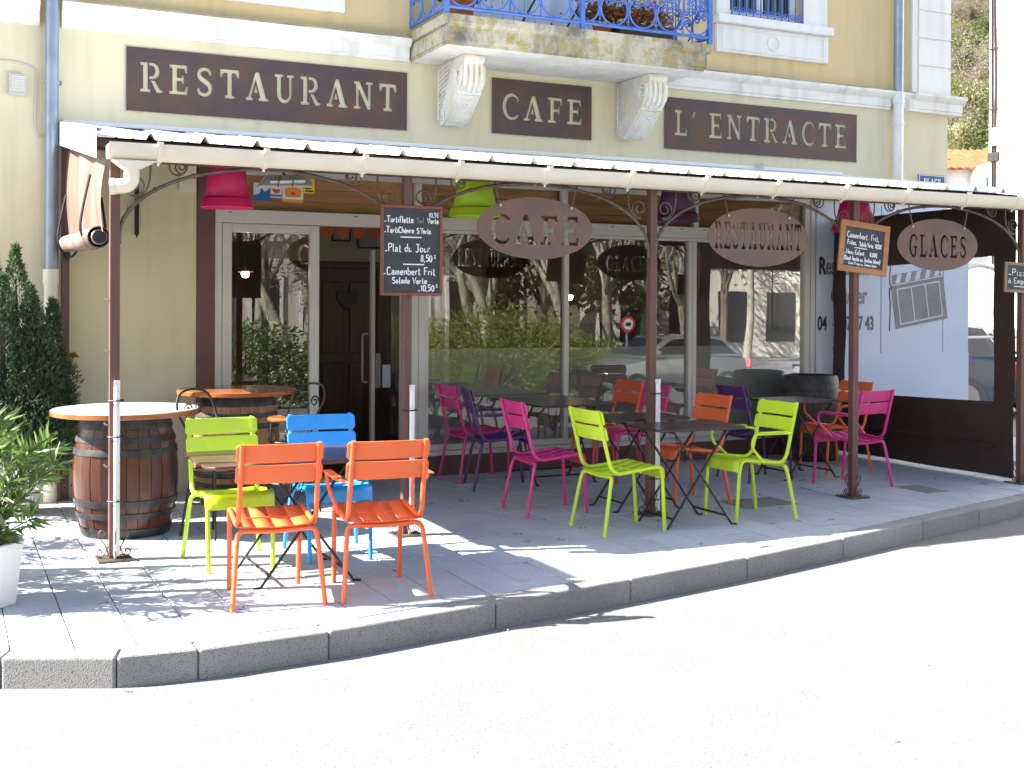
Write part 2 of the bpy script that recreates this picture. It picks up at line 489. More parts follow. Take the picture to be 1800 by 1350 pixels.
def round_path(pts, r, k=5):
    """polyline with its corners rounded to radius r"""
    pts = [Vector(p) for p in pts]; out = [pts[0]]
    for i in range(1, len(pts) - 1):
        a, b, c = pts[i - 1], pts[i], pts[i + 1]
        rr = r[i - 1] if isinstance(r, (list, tuple)) else r
        d1 = (a - b); d2 = (c - b)
        q = min(rr, d1.length * .49, d2.length * .49)
        p1 = b + d1.normalized() * q; p2 = b + d2.normalized() * q
        for j in range(k + 1):
            t = j / k
            out.append(p1 * (1 - t) ** 2 + b * 2 * t * (1 - t) + p2 * t * t)
    out.append(pts[-1])
    return out

def spiral(cx, cz, r, turns=1.4, start=0.0, sgn=1, y=0.0, n=26, rmin=.25):
    out = []
    for i in range(n + 1):
        t = i / n
        a = start + sgn * t * turns * 2 * math.pi
        q = r * (1 - (1 - rmin) * t)
        out.append((cx + q * math.cos(a), y, cz + q * math.sin(a)))
    return out

# ------------------------------------------------------------------ lettering
def arc(cx, cy, rx, ry, a0, a1, n=14):
    return [(cx + rx * math.cos(R(a0 + (a1 - a0) * i / n)), cy + ry * math.sin(R(a0 + (a1 - a0) * i / n))) for i in range(n + 1)]

def ribbon(pts, ws):
    pts = [Vector((p[0], p[1])) for p in pts]; l = []; r = []
    for i, p in enumerate(pts):
        t = (pts[min(i + 1, len(pts) - 1)] - pts[max(i - 1, 0)]).normalized()
        n = Vector((-t.y, t.x)); w = ws[i] if isinstance(ws, (list, tuple)) else ws
        l.append(tuple(p + n * w / 2)); r.append(tuple(p - n * w / 2))
    return l + r[::-1]

_s = [tuple(p) for p in catmull([(.60, .74, 0), (.56, .88, 0), (.42, .935, 0), (.28, .92, 0), (.17, .85, 0), (.15, .72, 0), (.23, .61, 0), (.37, .53, 0), (.50, .45, 0), (.59, .34, 0), (.58, .18, 0), (.46, .07, 0), (.30, .065, 0), (.16, .13, 0), (.12, .27, 0)], 4)]
_sw = [.11 + .07 * math.exp(-((i / len(_s) - .5) / .2) ** 2) for i in range(len(_s))]
GLYPH = {
    'E': (.76, [[(0, 0), (.70, 0), (.74, .28), (.66, .28), (.60, .11), (.30, .11), (.30, .46), (.48, .46), (.50, .36), (.57, .36), (.57, .67), (.50, .67), (.48, .57), (.30, .57), (.30, .89), (.58, .89), (.63, .74), (.71, .74), (.69, 1), (0, 1), (0, .91), (.12, .89), (.12, .11), (0, .09)]]),
    'F': (.72, [[(0, 0), (.42, 0), (.42, .09), (.30, .11), (.30, .44), (.48, .44), (.50, .34), (.57, .34), (.57, .66), (.50, .66), (.48, .55), (.30, .55), (.30, .89), (.58, .89), (.63, .72), (.71, .72), (.69, 1), (0, 1), (0, .91), (.12, .89), (.12, .11), (0, .09)]]),
    'T': (.80, [[(.20, 0), (.60, 0), (.60, .09), (.49, .11), (.49, .88), (.64, .88), (.72, .70), (.80, .72), (.78, 1), (.02, 1), (0, .72), (.08, .70), (.16, .88), (.31, .88), (.31, .11), (.20, .09)]]),
    'L': (.70, [[(0, 0), (.66, 0), (.70, .30), (.62, .30), (.55, .11), (.30, .11), (.30, .89), (.42, .91), (.42, 1), (0, 1), (0, .91), (.12, .89), (.12, .11), (0, .09)]]),
    'N': (.88, [[(0, 0), (.32, 0), (.32, .09), (.22, .11), (.22, .74), (.62, 0), (.76, 0), (.76, .89), (.86, .91), (.86, 1), (.54, 1), (.54, .91), (.64, .89), (.64, .30), (.27, 1), (0, 1), (0, .91), (.10, .89), (.10, .11), (0, .09)]]),
    'U': (.84, [[(0, 1), (0, .91), (.10, .89), (.10, .32)] + arc(.41, .32, .31, .33, 180, 360) + [(.72, .89), (.82, .91), (.82, 1), (.52, 1), (.52, .91), (.61, .89), (.61, .32)] + arc(.44, .32, .17, .21, 0, -180) + [(.27, .89), (.37, .91), (.37, 1)]]),
    'R': (.86, [[(0, 0), (.40, 0), (.40, .09), (.29, .11), (.29, 1), (0, 1), (0, .91), (.11, .89), (.11, .11), (0, .09)],
                [(.34, 1), (.46, 1)] + arc(.46, .72, .28, .28, 80, -85) + [(.34, .44), (.34, .54), (.44, .54)] + arc(.44, .72, .14, .18, -80, 80) + [(.34, .90)],
                [(.40, .40), (.56, .40), (.76, .10), (.86, .09), (.86, 0), (.64, 0)]]),
    'A': (.94, [[(0, 0), (.30, 0), (.30, .09), (.21, .11), (.41, .74), (.60, .11), (.52, .09), (.52, 0), (.94, 0), (.94, .09), (.84, .11), (.55, 1), (.40, 1), (.10, .11), (0, .09)],
                [(.33, .27), (.49, .27), (.41, .55)]]),
    'C': (.78, [arc(.44, .5, .44, .52, 38, 322, 22) + [(.68, .22)] + arc(.47, .5, .29, .41, 318, 42, 20) + [(.66, .70), (.74, .70)]]),
    'G': (.84, [arc(.44, .5, .44, .52, 38, 308, 22) + [(.72, .06), (.72, .38), (.82, .40), (.82, .48), (.46, .48), (.46, .40), (.56, .38), (.56, .14)] + arc(.47, .5, .29, .41, 300, 42, 20) + [(.66, .70), (.74, .70)]]),
    'S': (.72, [ribbon(_s, _sw)]),
    'P': (.74, [[(0, 0), (.40, 0), (.40, .09), (.29, .11), (.29, .44), (.46, .44)] + arc(.46, .72, .28, .28, -90, 90) + [(0, 1), (0, .91), (.11, .89), (.11, .11), (0, .09)], [(.29, .54), (.44, .54)] + arc(.44, .72, .14, .18, -90, 90) + [(.29, .90)]]),
    'O': (.90, [arc(.45, .5, .45, .52, 0, 360, 26)[:-1], arc(.45, .5, .28, .41, 0, 360, 26)[:-1]]),
    "'": (.24, [[(.02, .72), (.14, .72), (.22, .98), (.08, .98)]]),
    ' ': (.30, []),
}
def letters(txt, h, sx=1.0, gap=.16, sizes=None, bold=0):
    """outlines of a word set from x = 0; returns polygons and the width"""
    x = 0; out = []
    for i, ch in enumerate(txt):
        w, polys = GLYPH[ch]
        k = (sizes or {}).get(i, 1.0) * h
        for p in polys: out.append([(x + q[0] * k * sx, q[1] * k) for q in p])
        x += (w + gap) * k * sx
    return out, x - gap * h * sx

def filled(name, polys, depth):
    """even-odd filled outlines in the XZ plane, thickness along Y"""
    from mathutils.geometry import delaunay_2d_cdt
    vs, es = [], []
    for p in polys:
        o = len(vs); n = len(p)
        vs += [Vector((q[0], q[1])) for q in p]
        es += [(o + i, o + (i + 1) % n) for i in range(n)]
    V, E_, F_, *_r = delaunay_2d_cdt(vs, es, [], 0, 1e-6)
    def inside(q):
        c = 0
        for p in polys:
            n = len(p)
            for i in range(n):
                (x0, y0), (x1, y1) = p[i], p[(i + 1) % n]
                if (y0 > q[1]) != (y1 > q[1]) and q[0] < x0 + (q[1] - y0) / (y1 - y0) * (x1 - x0): c += 1
        return c % 2
    tris = [f for f in F_ if inside(sum((V[i] for i in f), Vector((0, 0))) / len(f))]
    n = len(V); cnt = {}
    for f in tris:
        for i in range(len(f)):
            e = (f[i], f[(i + 1) % len(f)]); cnt[e] = 1
    side = [(a_, b_) for (a_, b_) in cnt if (b_, a_) not in cnt]
    m = MB()
    m.add([(v.x, -depth / 2, v.y) for v in V] + [(v.x, depth / 2, v.y) for v in V],
          [tuple(f) for f in tris] + [tuple(i + n for i in f[::-1]) for f in tris] + [(b_, a_, a_ + n, b_ + n) for a_, b_ in side])
    return m.mesh(name)

def text_mesh(txt, size, depth, offset=0.0, sx=1.0):
    cu = bpy.data.curves.new("lettering", 'FONT')
    cu.body = txt; cu.size = size; cu.extrude = depth / 2; cu.offset = offset
    ob = bpy.data.objects.new("lettering", cu); COL.objects.link(ob)
    dg = bpy.context.evaluated_depsgraph_get(); dg.update()
    me = bpy.data.meshes.new_from_object(ob.evaluated_get(dg))
    bpy.data.objects.remove(ob); bpy.data.curves.remove(cu)
    me.transform(Matrix(((sx, 0, 0, 0), (0, 0, -1, 0), (0, 1, 0, 0), (0, 0, 0, 1))))
    me.materials.clear(); me.name = "lettering"
    return me

# single-stroke chalk hand: x height 5, capitals 10
HAND = {
 'a': (4.6, [[(.8, 4.2), (2.2, 5.1), (3.7, 4.2), (3.8, 1), (4.5, 0)], [(3.8, 2.7), (2, 2.8), (.6, 1.5), (1.4, .1), (2.9, .4), (3.8, 1.5)]]),
 'b': (4.8, [[(.5, 10), (.5, 0)], [(.5, 3.5), (2, 5), (4, 4), (4, 1.5), (2.5, 0), (.5, .8)]]),
 'c': (4.4, [[(4, 4), (2.5, 5), (.8, 4), (.5, 2), (1.5, .2), (3, 0), (4, .8)]]),
 'd': (4.8, [[(4, 4), (2.5, 5), (.8, 4), (.5, 2), (1.5, .2), (3, .6), (4, 2)], [(4, 10), (4, 0)]]),
 'e': (4.6, [[(.6, 2.6), (4, 2.8), (3.6, 4.4), (2.2, 5), (.8, 4), (.5, 2), (1.5, .2), (3, 0), (4.2, .8)]]),
 'f': (3.6, [[(3.6, 9.2), (2.4, 10), (1.5, 8.5), (1.5, 0)], [(.2, 5), (3, 5)]]),
 'h': (4.8, [[(.5, 10), (.5, 0)], [(.5, 3), (2, 5), (3.8, 4.2), (4, 0)]]),
 'i': (2, [[(1, 5), (1, .6), (1.6, 0)], [(1, 6.8), (1.2, 7.2)]]),
 'k': (4.4, [[(.5, 10), (.5, 0)], [(3.6, 5), (.6, 2.4), (3.9, 0)]]),
 'l': (2.2, [[(1, 10), (1, 1), (1.8, 0)]]),
 'm': (6.2, [[(.5, 5), (.5, 0)], [(.5, 3.5), (1.8, 5), (2.8, 4), (2.8, 0)], [(2.8, 3.5), (4.2, 5), (5.3, 4), (5.3, 0)]]),
 'n': (4.6, [[(.5, 5), (.5, 0)], [(.5, 3), (2, 5), (3.6, 4.4), (3.8, 0)]]),
 'o': (4.8, [[(2.3, 5), (.8, 4), (.5, 2), (1.6, .1), (3.3, .4), (4.2, 2.4), (3.6, 4.4), (2.3, 5)]]),
 'p': (4.8, [[(.5, 5), (.5, -3.5)], [(.5, 4), (2, 5), (4, 4), (4, 1.5), (2.5, 0), (.5, .8)]]),
 'r': (3.4, [[(.5, 5), (.5, 0)], [(.5, 3), (1.6, 4.7), (3.2, 4.8)]]),
 's': (4, [[(3.4, 4.4), (2, 5), (.8, 4.2), (1.4, 3), (3, 2), (3.4, 1), (2.2, 0), (.5, .6)]]),
 't': (3.4, [[(1.4, 8.5), (1.4, 1), (2.4, 0), (3.2, .4)], [(.1, 5.4), (3, 5.4)]]),
 'u': (4.6, [[(.5, 5), (.6, 1.2), (1.8, 0), (3.4, 1), (3.8, 5)], [(3.8, 5), (3.9, 0)]]),
 'v': (4.2, [[(.3, 5), (2, 0), (3.9, 5)]]),
 'z': (4.4, [[(.5, 5), (3.8, 5), (.5, 0), (3.9, 0)]]),
 'è': (4.6, [[(.6, 2.6), (4, 2.8), (3.6, 4.4), (2.2, 5), (.8, 4), (.5, 2), (1.5, .2), (3, 0), (4.2, .8)], [(1.4, 8), (2.6, 6.6)]]),
 'à': (4.8, [[(4, 4), (2.5, 5), (.8, 4), (.5, 2), (1.5, .2), (3, .8), (4, 3)], [(4, 5), (4, 1), (4.8, 0)], [(1.4, 8), (2.8, 6.6)]]),
 'é': (4.6, [[(.6, 2.6), (4, 2.8), (3.6, 4.4), (2.2, 5), (.8, 4), (.5, 2), (1.5, .2), (3, 0), (4.2, .8)], [(3.2, 8), (2, 6.6)]]),
 'T': (5.8, [[(-.6, 10), (6, 10)], [(2.8, 10), (2.6, 0)]]),
 'S': (5.6, [[(5, 8.6), (3.2, 10), (1, 8.8), (1, 6.6), (3, 5.2), (5, 3.8), (5, 1.4), (3, 0), (.4, 1.2)]]),
 'V': (5.4, [[(0, 10), (2.6, 0), (5.4, 10)]]),
 'C': (5.8, [[(5.4, 8.4), (3.6, 10), (1.4, 8.6), (.5, 5), (1.4, 1.4), (3.6, 0), (5.6, 1.4)]]),
 'P': (5.4, [[(.6, 10), (.6, 0)], [(.6, 9.6), (3.6, 10), (5, 7.8), (3.6, 5.4), (.6, 5)]]),
 'J': (5.4, [[(1.2, 10), (6, 10)], [(3.9, 10), (3.9, 1.6), (2.4, 0), (.4, 1)]]),
 'F': (5.2, [[(.6, 10), (.6, 0)], [(.2, 10), (5.2, 10)], [(.6, 5.4), (3.8, 5.4)]]),
 'M': (7, [[(.4, 0), (1, 10), (3.4, 3.4), (5.8, 10), (6.4, 0)]]),
 'E': (5.2, [[(5, 10), (1, 9.6), (.6, 5), (.8, .4), (5, 0)], [(.6, 5), (3.8, 5.2)]]),
 '0': (5, [[(2.4, 10), (.7, 8), (.5, 4), (1.4, .6), (3, .2), (4.3, 3), (4.2, 7.4), (2.4, 10)]]),
 '1': (3.2, [[(.3, 6.8), (2, 10), (2, 0)]]),
 '5': (5, [[(4.6, 10), (1.2, 10), (.9, 5.8), (3, 6.2), (4.4, 4), (3.4, .6), (.5, .4)]]),
 '8': (5, [[(2.4, 5.4), (.9, 7.4), (2.4, 10), (4, 7.6), (2.4, 5.4), (.5, 2.6), (2.4, 0), (4.4, 2.6), (2.4, 5.4)]]),
 '€': (5, [[(4.8, 8.6), (3.2, 10), (1.4, 8), (1, 5), (1.6, 1.4), (3.2, 0), (4.8, 1.2)], [(0, 6), (4, 6)], [(0, 4), (3.6, 4)]]),
 ',': (2, [[(1.2, .8), (.5, -1.8)]]), '.': (2, [[(.8, .5), (1.2, .4)]]), '-': (4, [[(.2, 1), (3.2, 1)]]),
 '(': (2.6, [[(2.2, 11), (.7, 7), (.7, 2), (2.2, -2)]]), ')': (2.6, [[(.4, 11), (1.9, 7), (1.9, 2), (.4, -2)]]),
 ' ': (3.4, []),
}
def chalk(mb, txt, x, z, h, w, width=None, y=0.0):
    """writes txt as flat chalk strokes with its baseline at (x, z); h = capital height; width squeezes it"""
    tot = sum(HAND[c][0] + .9 for c in txt) * h / 10
    sx = width / tot if width else 1.0
    px = x
    for c in txt:
        adv, strokes = HAND[c]
        jx, jz = rnd.uniform(-.02, .02) * h, rnd.uniform(-.035, .035) * h
        for st in strokes:
            p = [(px + jx + q[0] * h / 10 * sx, z + jz + q[1] * h / 10, 0) for q in st]
            p = catmull(p, 4) if len(p) > 2 and c not in 'zM1kEFTV' else [Vector(q) for q in p]
            rb = ribbon(p, w)
            n = len(p)
            mb.add([(q[0], y, q[1]) for q in rb], [(i, i + 1, 2 * n - 2 - i, 2 * n - 1 - i) for i in range(n - 1)])
        px += (adv + .9) * h / 10 * sx
    return px

# ================================================================== SETTING: ground
def road_z(y):
    return -.14 if y > -9 else -.14 - min(.72, (-9 - y) * .09)
xs = [-260, -120, -60, -30, -15, -5, 0, 3, 6, 9, 12, 16, 22, 30, 45, 70, 120, 200, 340]
ys = [-260, -120, -70, -45, -30, -22, -17, -15, -13, -11, -10, -9, -7, -5, -4, -3, -2, 0, 10, 30, 60, 110, 200, 340]
g = MB()
g.add([(x, y, road_z(y)) for y in ys for x in xs], [(j * len(xs) + i, j * len(xs) + i + 1, (j + 1) * len(xs) + i + 1, (j + 1) * len(xs) + i) for j in range(len(ys) - 1) for i in range(len(xs) - 1)])
road = struct(part("road", g, M['road']))

KERB = [(-2.6, -3.25), (-1.2, -3.92), (.236, -4.515), (.71, -4.722), (1.071, -4.752), (1.711, -4.700), (2.69, -4.535), (3.64, -4.362), (4.63, -4.155), (5.63, -3.91), (6.63, -3.64), (7.45, -3.415), (8.3, -3.175), (9.2, -2.92), (10.2, -2.63), (11.3, -2.30), (12.6, -1.92)]
kv = [Vector((p[0], p[1])) for p in KERB]
def inner(i, d):
    a = kv[max(i - 1, 0)]; b = kv[min(i + 1, len(kv) - 1)]
    t = (b - a).normalized()
    return kv[i] + Vector((-t.y, t.x)) * d
pave = MB()
edge = [inner(i, .14) for i in range(len(kv))]
poly = [(p.x, p.y) for p in edge] + [(12.6, .25), (-2.6, .25)]
pave.add([(x, y, -.012) for x, y in poly], [tuple(range(len(poly)))])
pavement = struct(part("pavement", pave, M['mortar']))
kerb = struct(thing("kerb", None, None))
for i in range(len(kv) - 1):
    a, b = kv[i], kv[i + 1]; t = (b - a).normalized(); gp = .0014
    a2, b2 = a + t * gp, b - t * gp
    ia, ib = inner(i, .145) + t * gp, inner(i + 1, .145) - t * gp
    k = MB()
    dz = rnd.uniform(-.004, .004)
    sub = max(1, int((b - a).length / .16))
    ou = [a2.lerp(b2, q / sub) for q in range(sub + 1)]; inn = [ia.lerp(ib, q / sub) for q in range(sub + 1)]
    n = Vector((t.y, -t.x))
    ou = [p + n * rnd.uniform(-.003, .003) for p in ou]
    k.prism([(p.x, p.y) for p in ou] + [(p.x, p.y) for p in inn[::-1]], 'z', -.30, .001 + dz)
    part("kerb_stone", k, M['kerb'], kerb, bevel=.016, seg=3)
# paving slabs, clipped to the kerb line
def clip(polyg, a, b):
    out = []
    d = (b - a); nrm = Vector((-d.y, d.x))
    for i in range(len(polyg)):
        p, q = polyg[i], polyg[(i + 1) % len(polyg)]
        sp, sq = (p - a).dot(nrm), (q - a).dot(nrm)
        if sp >= 0: out.append(p)
        if (sp >= 0) != (sq >= 0): out.append(p + (q - p) * (sp / (sp - sq)))
    return out
edge2 = [inner(i, .150) for i in range(len(kv))]
slabs = []
CW, RH = .2725, .41
for ci in range(-10, 44):
    x0 = .557 + ci * CW
    off = rnd.choice((0, .5)) * RH if ci % 3 else 0
    for rj in range(-1, 13):
        y1 = -.012 - rj * RH + (off - RH if off else 0) + (RH if off else 0)
        y1 = -rj * RH - off
        y0 = y1 - RH
        if y1 > .2: y1 = .2
        if y0 > .18: continue
        sq = [Vector((x0 + .003, y0 + .003)), Vector((x0 + CW - .003, y0 + .003)), Vector((x0 + CW - .003, y1 - .003)), Vector((x0 + .003, y1 - .003))]
        for i in range(len(edge2) - 1):
            if len(sq) < 3: break
            mid = (edge2[i] + edge2[i + 1]) / 2
            if abs(mid.x - x0) < 2.5: sq = clip(sq, edge2[i], edge2[i + 1])
        if len(sq) < 3: continue
        c = sum(sq, Vector((0, 0))) / len(sq)
        area = abs(sum(sq[i].x * sq[(i + 1) % len(sq)].y - sq[(i + 1) % len(sq)].x * sq[i].y for i in range(len(sq)))) / 2
        if area < .004 or c.x > 12.4: continue
        dc = Vector((c.x - 0, c.y + 10.3)).length
        vis = 0 if c.x > .2 + .0 * c.y else 1
        slabs.append((vis * 50 + dc, sq, c))
slabs.sort(key=lambda s: s[0])
rest = MB()
shared = {}
for i, (d, sq, c) in enumerate(slabs):
    dz = rnd.uniform(-.0025, .0015); tx, ty = rnd.uniform(-.006, .006), rnd.uniform(-.006, .006)
    if i < 300:
        key = tuple((round(p.x - c.x, 3), round(p.y - c.y, 3)) for p in sq)
        if key not in shared:
            m = MB(); m.prism([(p.x - c.x, p.y - c.y) for p in sq], 'z', -.05, 0)
            shared[key] = m.mesh("paving_slab"); shared[key].materials.append(M['slab'])
        o = link("paving_slab", shared[key], None, pavement, (c.x, c.y, dz), (tx, ty, 0))
        b = o.modifiers.new("bevel", 'BEVEL'); b.width = .003; b.segments = 1; b.limit_method = 'ANGLE'
        if (abs(c.x - 6.0) < .2 and abs(c.y + 2.5) < .2) or (abs(c.x - 7.9) < .14 and abs(c.y + 2.6) < .2):
            o.material_slots[0].link = 'OBJECT'; o.material_slots[0].material = M['slab_dark']
    else:
        rest.prism([(p.x, p.y) for p in sq], 'z', -.05, dz)
o = part("paving_slabs_rest", rest, M['slab'], pavement); o["kind"] = "stuff"; o.name = "paving_slab"
# weeds in the joints and a few fallen leaves
w = MB()
for i in range(120):
    ci = rnd.randint(0, 36); x = .557 + ci * CW + rnd.uniform(-.012, .012)
    y = rnd.uniform(-4.3, -.9)
    if rnd.random() < .5: y = -round(-y / RH) * RH; x += rnd.uniform(-.13, .13)
    if y < -4.75 + .27 * max(0, x - 1.5) * .95: continue
    for k in range(rnd.randint(4, 12)):
        a = rnd.uniform(0, 6.3); l = rnd.uniform(.004, .013); q = rnd.uniform(-.04, .04)
        if rnd.random() < .5: px, py = x + q * .25, y + q
        else: px, py = x + q, y + q * .2
        dx, dy = math.cos(a) * l, math.sin(a) * l
        w.add([(px, py, .001), (px + dx - dy * .3, py + dy + dx * .3, .004 + l * .4), (px + dx * 1.5, py + dy * 1.5, .003)], [(0, 1, 2)])
tag(part("weeds", w, M['moss']), "small dark weeds and moss growing in the paving joints", "weeds", kind="stuff")
w = MB()
for i in range(34):
    if rnd.random() < .45:
        x = rnd.uniform(1, 10); y = rnd.uniform(-8.5, -5); z = -.138
    else:
        t = rnd.random() * (len(kv) - 4) + 2; a = int(t); p = kv[a].lerp(kv[a + 1], t - a)
        x, y, z = p.x + rnd.uniform(-.02, .04), p.y - rnd.uniform(.02, .10), -.138
    a = rnd.uniform(0, 6.3); l = rnd.uniform(.006, .014)
    dx, dy = math.cos(a) * l, math.sin(a) * l
    w.add([(x - dx, y - dy, z), (x + dy * .5, y - dx * .5, z + .008), (x + dx, y + dy, z + .004), (x - dy * .5, y + dx * .5, z + .007)], [(0, 1, 2, 3)])
tag(part("leaf_litter", w, M['litter']), "scattered dry leaf scraps along the gutter and road", "leaf litter", kind="stuff")

# ================================================================== SETTING: the restaurant building
B = thing("restaurant_building", "cream and ochre corner building with the restaurant shopfront, balcony and white mouldings", "building", (0, 0, 0))
XR, XL, ZT = 10.584, .05, 9.25
lw = MB()
lw.box(XL, 1.955, 0, .3, -.2, 3.86); lw.box(1.955, 8.62, 0, .3, 2.806, 3.86); lw.box(8.62, XR, 0, .3, -.2, 3.86)
part("wall", lw, M['cream'], B)
uw = MB()
uw.box(XL, 4.5, .004, .3, 3.86, ZT); uw.box(6.05, 7.46, .004, .3, 3.86, ZT); uw.box(8.44, XR - .004, .004, .3, 3.86, ZT)
uw.box(4.5, 6.05, .004, .3, 6.5, ZT); uw.box(4.5, 6.05, .004, .3, 3.86, 4.1); uw.box(7.46, 8.44, .004, .3, 3.86, 4.65); uw.box(7.46, 8.44, .004, .3, 6.4, ZT)
part("upper_wall", uw, M['ochre'], B)
sw = MB(); sw.box(XL, XL + .3, .3, 7, -.2, ZT); sw.box(XR - .3, XR, .3, 7, -.2, ZT); sw.box(XL + .3, XR - .3, 6.7, 7, -.2, ZT)
part("side_wall", sw, M['ochre'], B)
rf = MB(); rf.box(XL - .3, XR + .35, -.35, 7.3, ZT, ZT + .2)
part("roof", rf, M['terracotta'], B)
# cornice runs
CP = [(0, 3.835), (-.035, 3.835), (-.035, 3.862), (-.05, 3.868), (-.05, 3.955), (-.075, 3.965), (-.105, 3.985), (-.125, 4.005), (-.125, 4.035), (-.02, 4.055), (0, 4.055)]
for a, b in ((XL, .70), (.866, 3.868), (6.60, 9.675), (9.80, 9.96)):
    part("cornice", MB().prism(CP, 'x', a, b), M['cornice'], B)
    part("cornice_cap", MB().prism([(-.128, 4.038), (-.128, 4.046), (-.001, 4.072), (-.001, 4.057), (-.02, 4.0575)], 'x', a + .002, b - .002), M['slabstone'], B)
CP2 = [(0, 3.835)] + [(y - .05, z) for y, z in CP[1:-1]] + [(0, 4.06)]
part("cornice", MB().prism(CP2, 'x', 9.96, 10.72), M['cornice'], B)
part("cornice_end", MB().box(9.905, 9.962, -.10, -.001, 3.83, 4.02), M['cornice'], B, bevel=.01)
# rusticated corner pilaster
part("pilaster_strip", MB().box(10.005, 10.085, -.03, .003, 4.062, 9.2), M['white_stone'], B)
for i in range(16):
    z0 = 4.066 + i * .318
    part("stone", MB().box(10.09, 10.588, -.042, .003, z0, z0 + .302), M['white_stone'], B, bevel=.008)
part("pilaster_back", MB().box(10.086, 10.586, -.022, .002, 4.062, 9.2), M['white_stone'], B)
# first-floor window with its apron
sill = MB().box(7.27, 8.80, -.11, .003, 4.565, 4.655)
apron = MB().box(7.29, 8.77, -.045, .003, 4.27, 4.562)
part("window_apron", apron, M['white_stone'], B, bevel=.006)
ap = MB()
for a, b, c, d in ((7.35, 8.71, 4.30, 4.318), (7.35, 8.71, 4.515, 4.533), (7.35, 7.368, 4.318, 4.515), (8.692, 8.71, 4.318, 4.515)): ap.box(a, b, -.058, -.044, c, d)
ap.tube([(8.02 + .075 * math.cos(t * math.pi / 10), -.05, 4.415 + .075 * math.sin(t * math.pi / 10)) for t in range(20)], .012, 6, closed=True)
part("apron_moulding", ap, M['white_stone'], B)
W = part("window", MB().box(7.462, 8.438, .20, .24, 4.657, 6.4), M['car_glass'], B)
part("window_jamb", MB().box(7.30, 7.46, -.03, .003, 4.657, 6.5), M['white_stone'], W)
part("window_jamb", MB().box(8.44, 8.76, -.03, .003, 4.657, 6.5), M['white_stone'], W)
part("window_sill", sill, M['white_stone'], W, bevel=.012)
wf = MB()
for a, b in ((7.462, 7.54), (7.91, 7.99), (8.36, 8.438)): wf.box(a, b, .10, .16, 4.655, 6.4)
wf.box(7.54, 7.91, .10, .16, 4.655, 4.76); wf.box(7.99, 8.36, .10, .16, 4.655, 4.76)
part("window_frame", wf, M['white'], W, bevel=.004)
for a, b in ((7.54, 7.91), (7.99, 8.36)): part("pane", MB().box(a, b, .125, .130, 4.76, 6.4), M['car_glass'], W)
gr = MB()
for i in range(11):
    x = 7.49 + i * .093
    gr.tube([(x, -.03, 4.66), (x, -.03, 5.6)], .008, 6)
    if i < 10: gr.tube(spiral(x + .046, 4.735, .034, 1.3, math.pi * (i % 2), 1 if i % 2 else -1, -.03, 16), .006, 5)
gr.tube([(7.47, -.03, 4.67), (8.44, -.03, 4.67)], .010, 6); gr.tube([(7.47, -.03, 5.6), (8.44, -.03, 5.6)], .010, 6)
part("window_railing", gr, M['blue_rail'], W, smooth=50)
# the other first-floor window: only its white apron shows at the top edge
part("window_apron", MB().box(1.88, 3.25, -.05, .003, 4.215, 4.62), M['white_stone'], B, bevel=.006)
W2 = part("window", MB().box(2.0, 3.12, -.012, .003, 4.625, 6.4), M['car_glass'], B)
part("window_sill", MB().box(1.85, 3.28, -.10, .003, 4.625, 4.70), M['white_stone'], W2)
# balcony
BAL = part("balcony", MB().prism([(.0, 3.845), (-.86, 3.845), (-.86, 3.872), (-.885, 3.885), (-.885, 4.0), (-.905, 4.01), (-.93, 4.03), (-.93, 4.095), (0, 4.095)], 'x', 3.90, 6.56), M['slabstone'], B)
for s, x in ((-1, 3.90), (1, 6.56)):
    ends = MB()
    for a, b, q in ((3.872, 4.0, .012), (4.01, 4.095, .04)):
        ends.box(min(x, x + s * q), max(x, x + s * q), -.885 - q, -.002, a, b)
    part("slab_edge", ends, M['slabstone'], BAL)
part("slab_soffit", MB().box(3.905, 6.555, -.855, -.002, 3.838, 3.8445), M['corbel'], BAL)
rail = MB()
ZB = 4.16
def run(p0, p1, nb):
    p0, p1 = Vector(p0), Vector(p1); L_ = (p1 - p0).length; t = (p1 - p0).normalized()
    def P(s, z): q = p0 + t * s; return (q.x, q.y, z)
    for z, r in ((ZB, .016), (ZB + .80, .018), (ZB + .62, .009)): rail.tube([P(0, z), P(L_, z)], r, 6)
    step = L_ / nb; rr = min(.150, step * .47)
    for i in range(nb):
        c = (i + .5) * step
        rail.tube([P(c + rr * math.cos(a * math.pi / 12), ZB + rr + .015 + rr * math.sin(a * math.pi / 12)) for a in range(24)], .009, 6, closed=True)
        for s in (-1, 1):
            rail.tube([P(c + s * (.052 - q[0]), ZB + rr * 1.55 + q[2]) for q in spiral(0, 0, .045, 1.4, 0, 1, 0, 18)], .008, 5)
            rail.tube([P(c + s * .10, ZB + 2 * rr), P(c + s * .085, ZB + .45), P(c + s * .03, ZB + .60)], .008, 5)
            rail.tube([P(c + s * (.055 - q[0]), ZB + 2 * rr + .05 + q[2]) for q in spiral(0, 0, .04, 1.3, math.pi, -1, 0, 16)], .007, 5)
        rail.tube([P(c, ZB + 2 * rr), P(c, ZB + .8)], .008, 5)
        rail.tube([P(i * step, ZB), P(i * step, ZB + .8)], .007, 5)
run((3.885, -.895, 0), (6.60, -.895, 0), 9)
run((3.885, -.02, 0), (3.885, -.895, 0), 3)
run((6.60, -.02, 0), (6.60, -.895, 0), 3)
part("railing", rail, M['blue_rail'], BAL, smooth=50)
for x, y in ((3.885, -.895), (5.21, -.895), (6.60, -.895)):
    part("railing_post", MB().box(x - .02, x + .02, y - .02, y + .02, 4.10, 5.0), M['blue_rail'], BAL)
sh = part("balcony_door", MB().box(4.505, 6.045, .08, .12, 4.105, 6.49), M['shutter'], B)
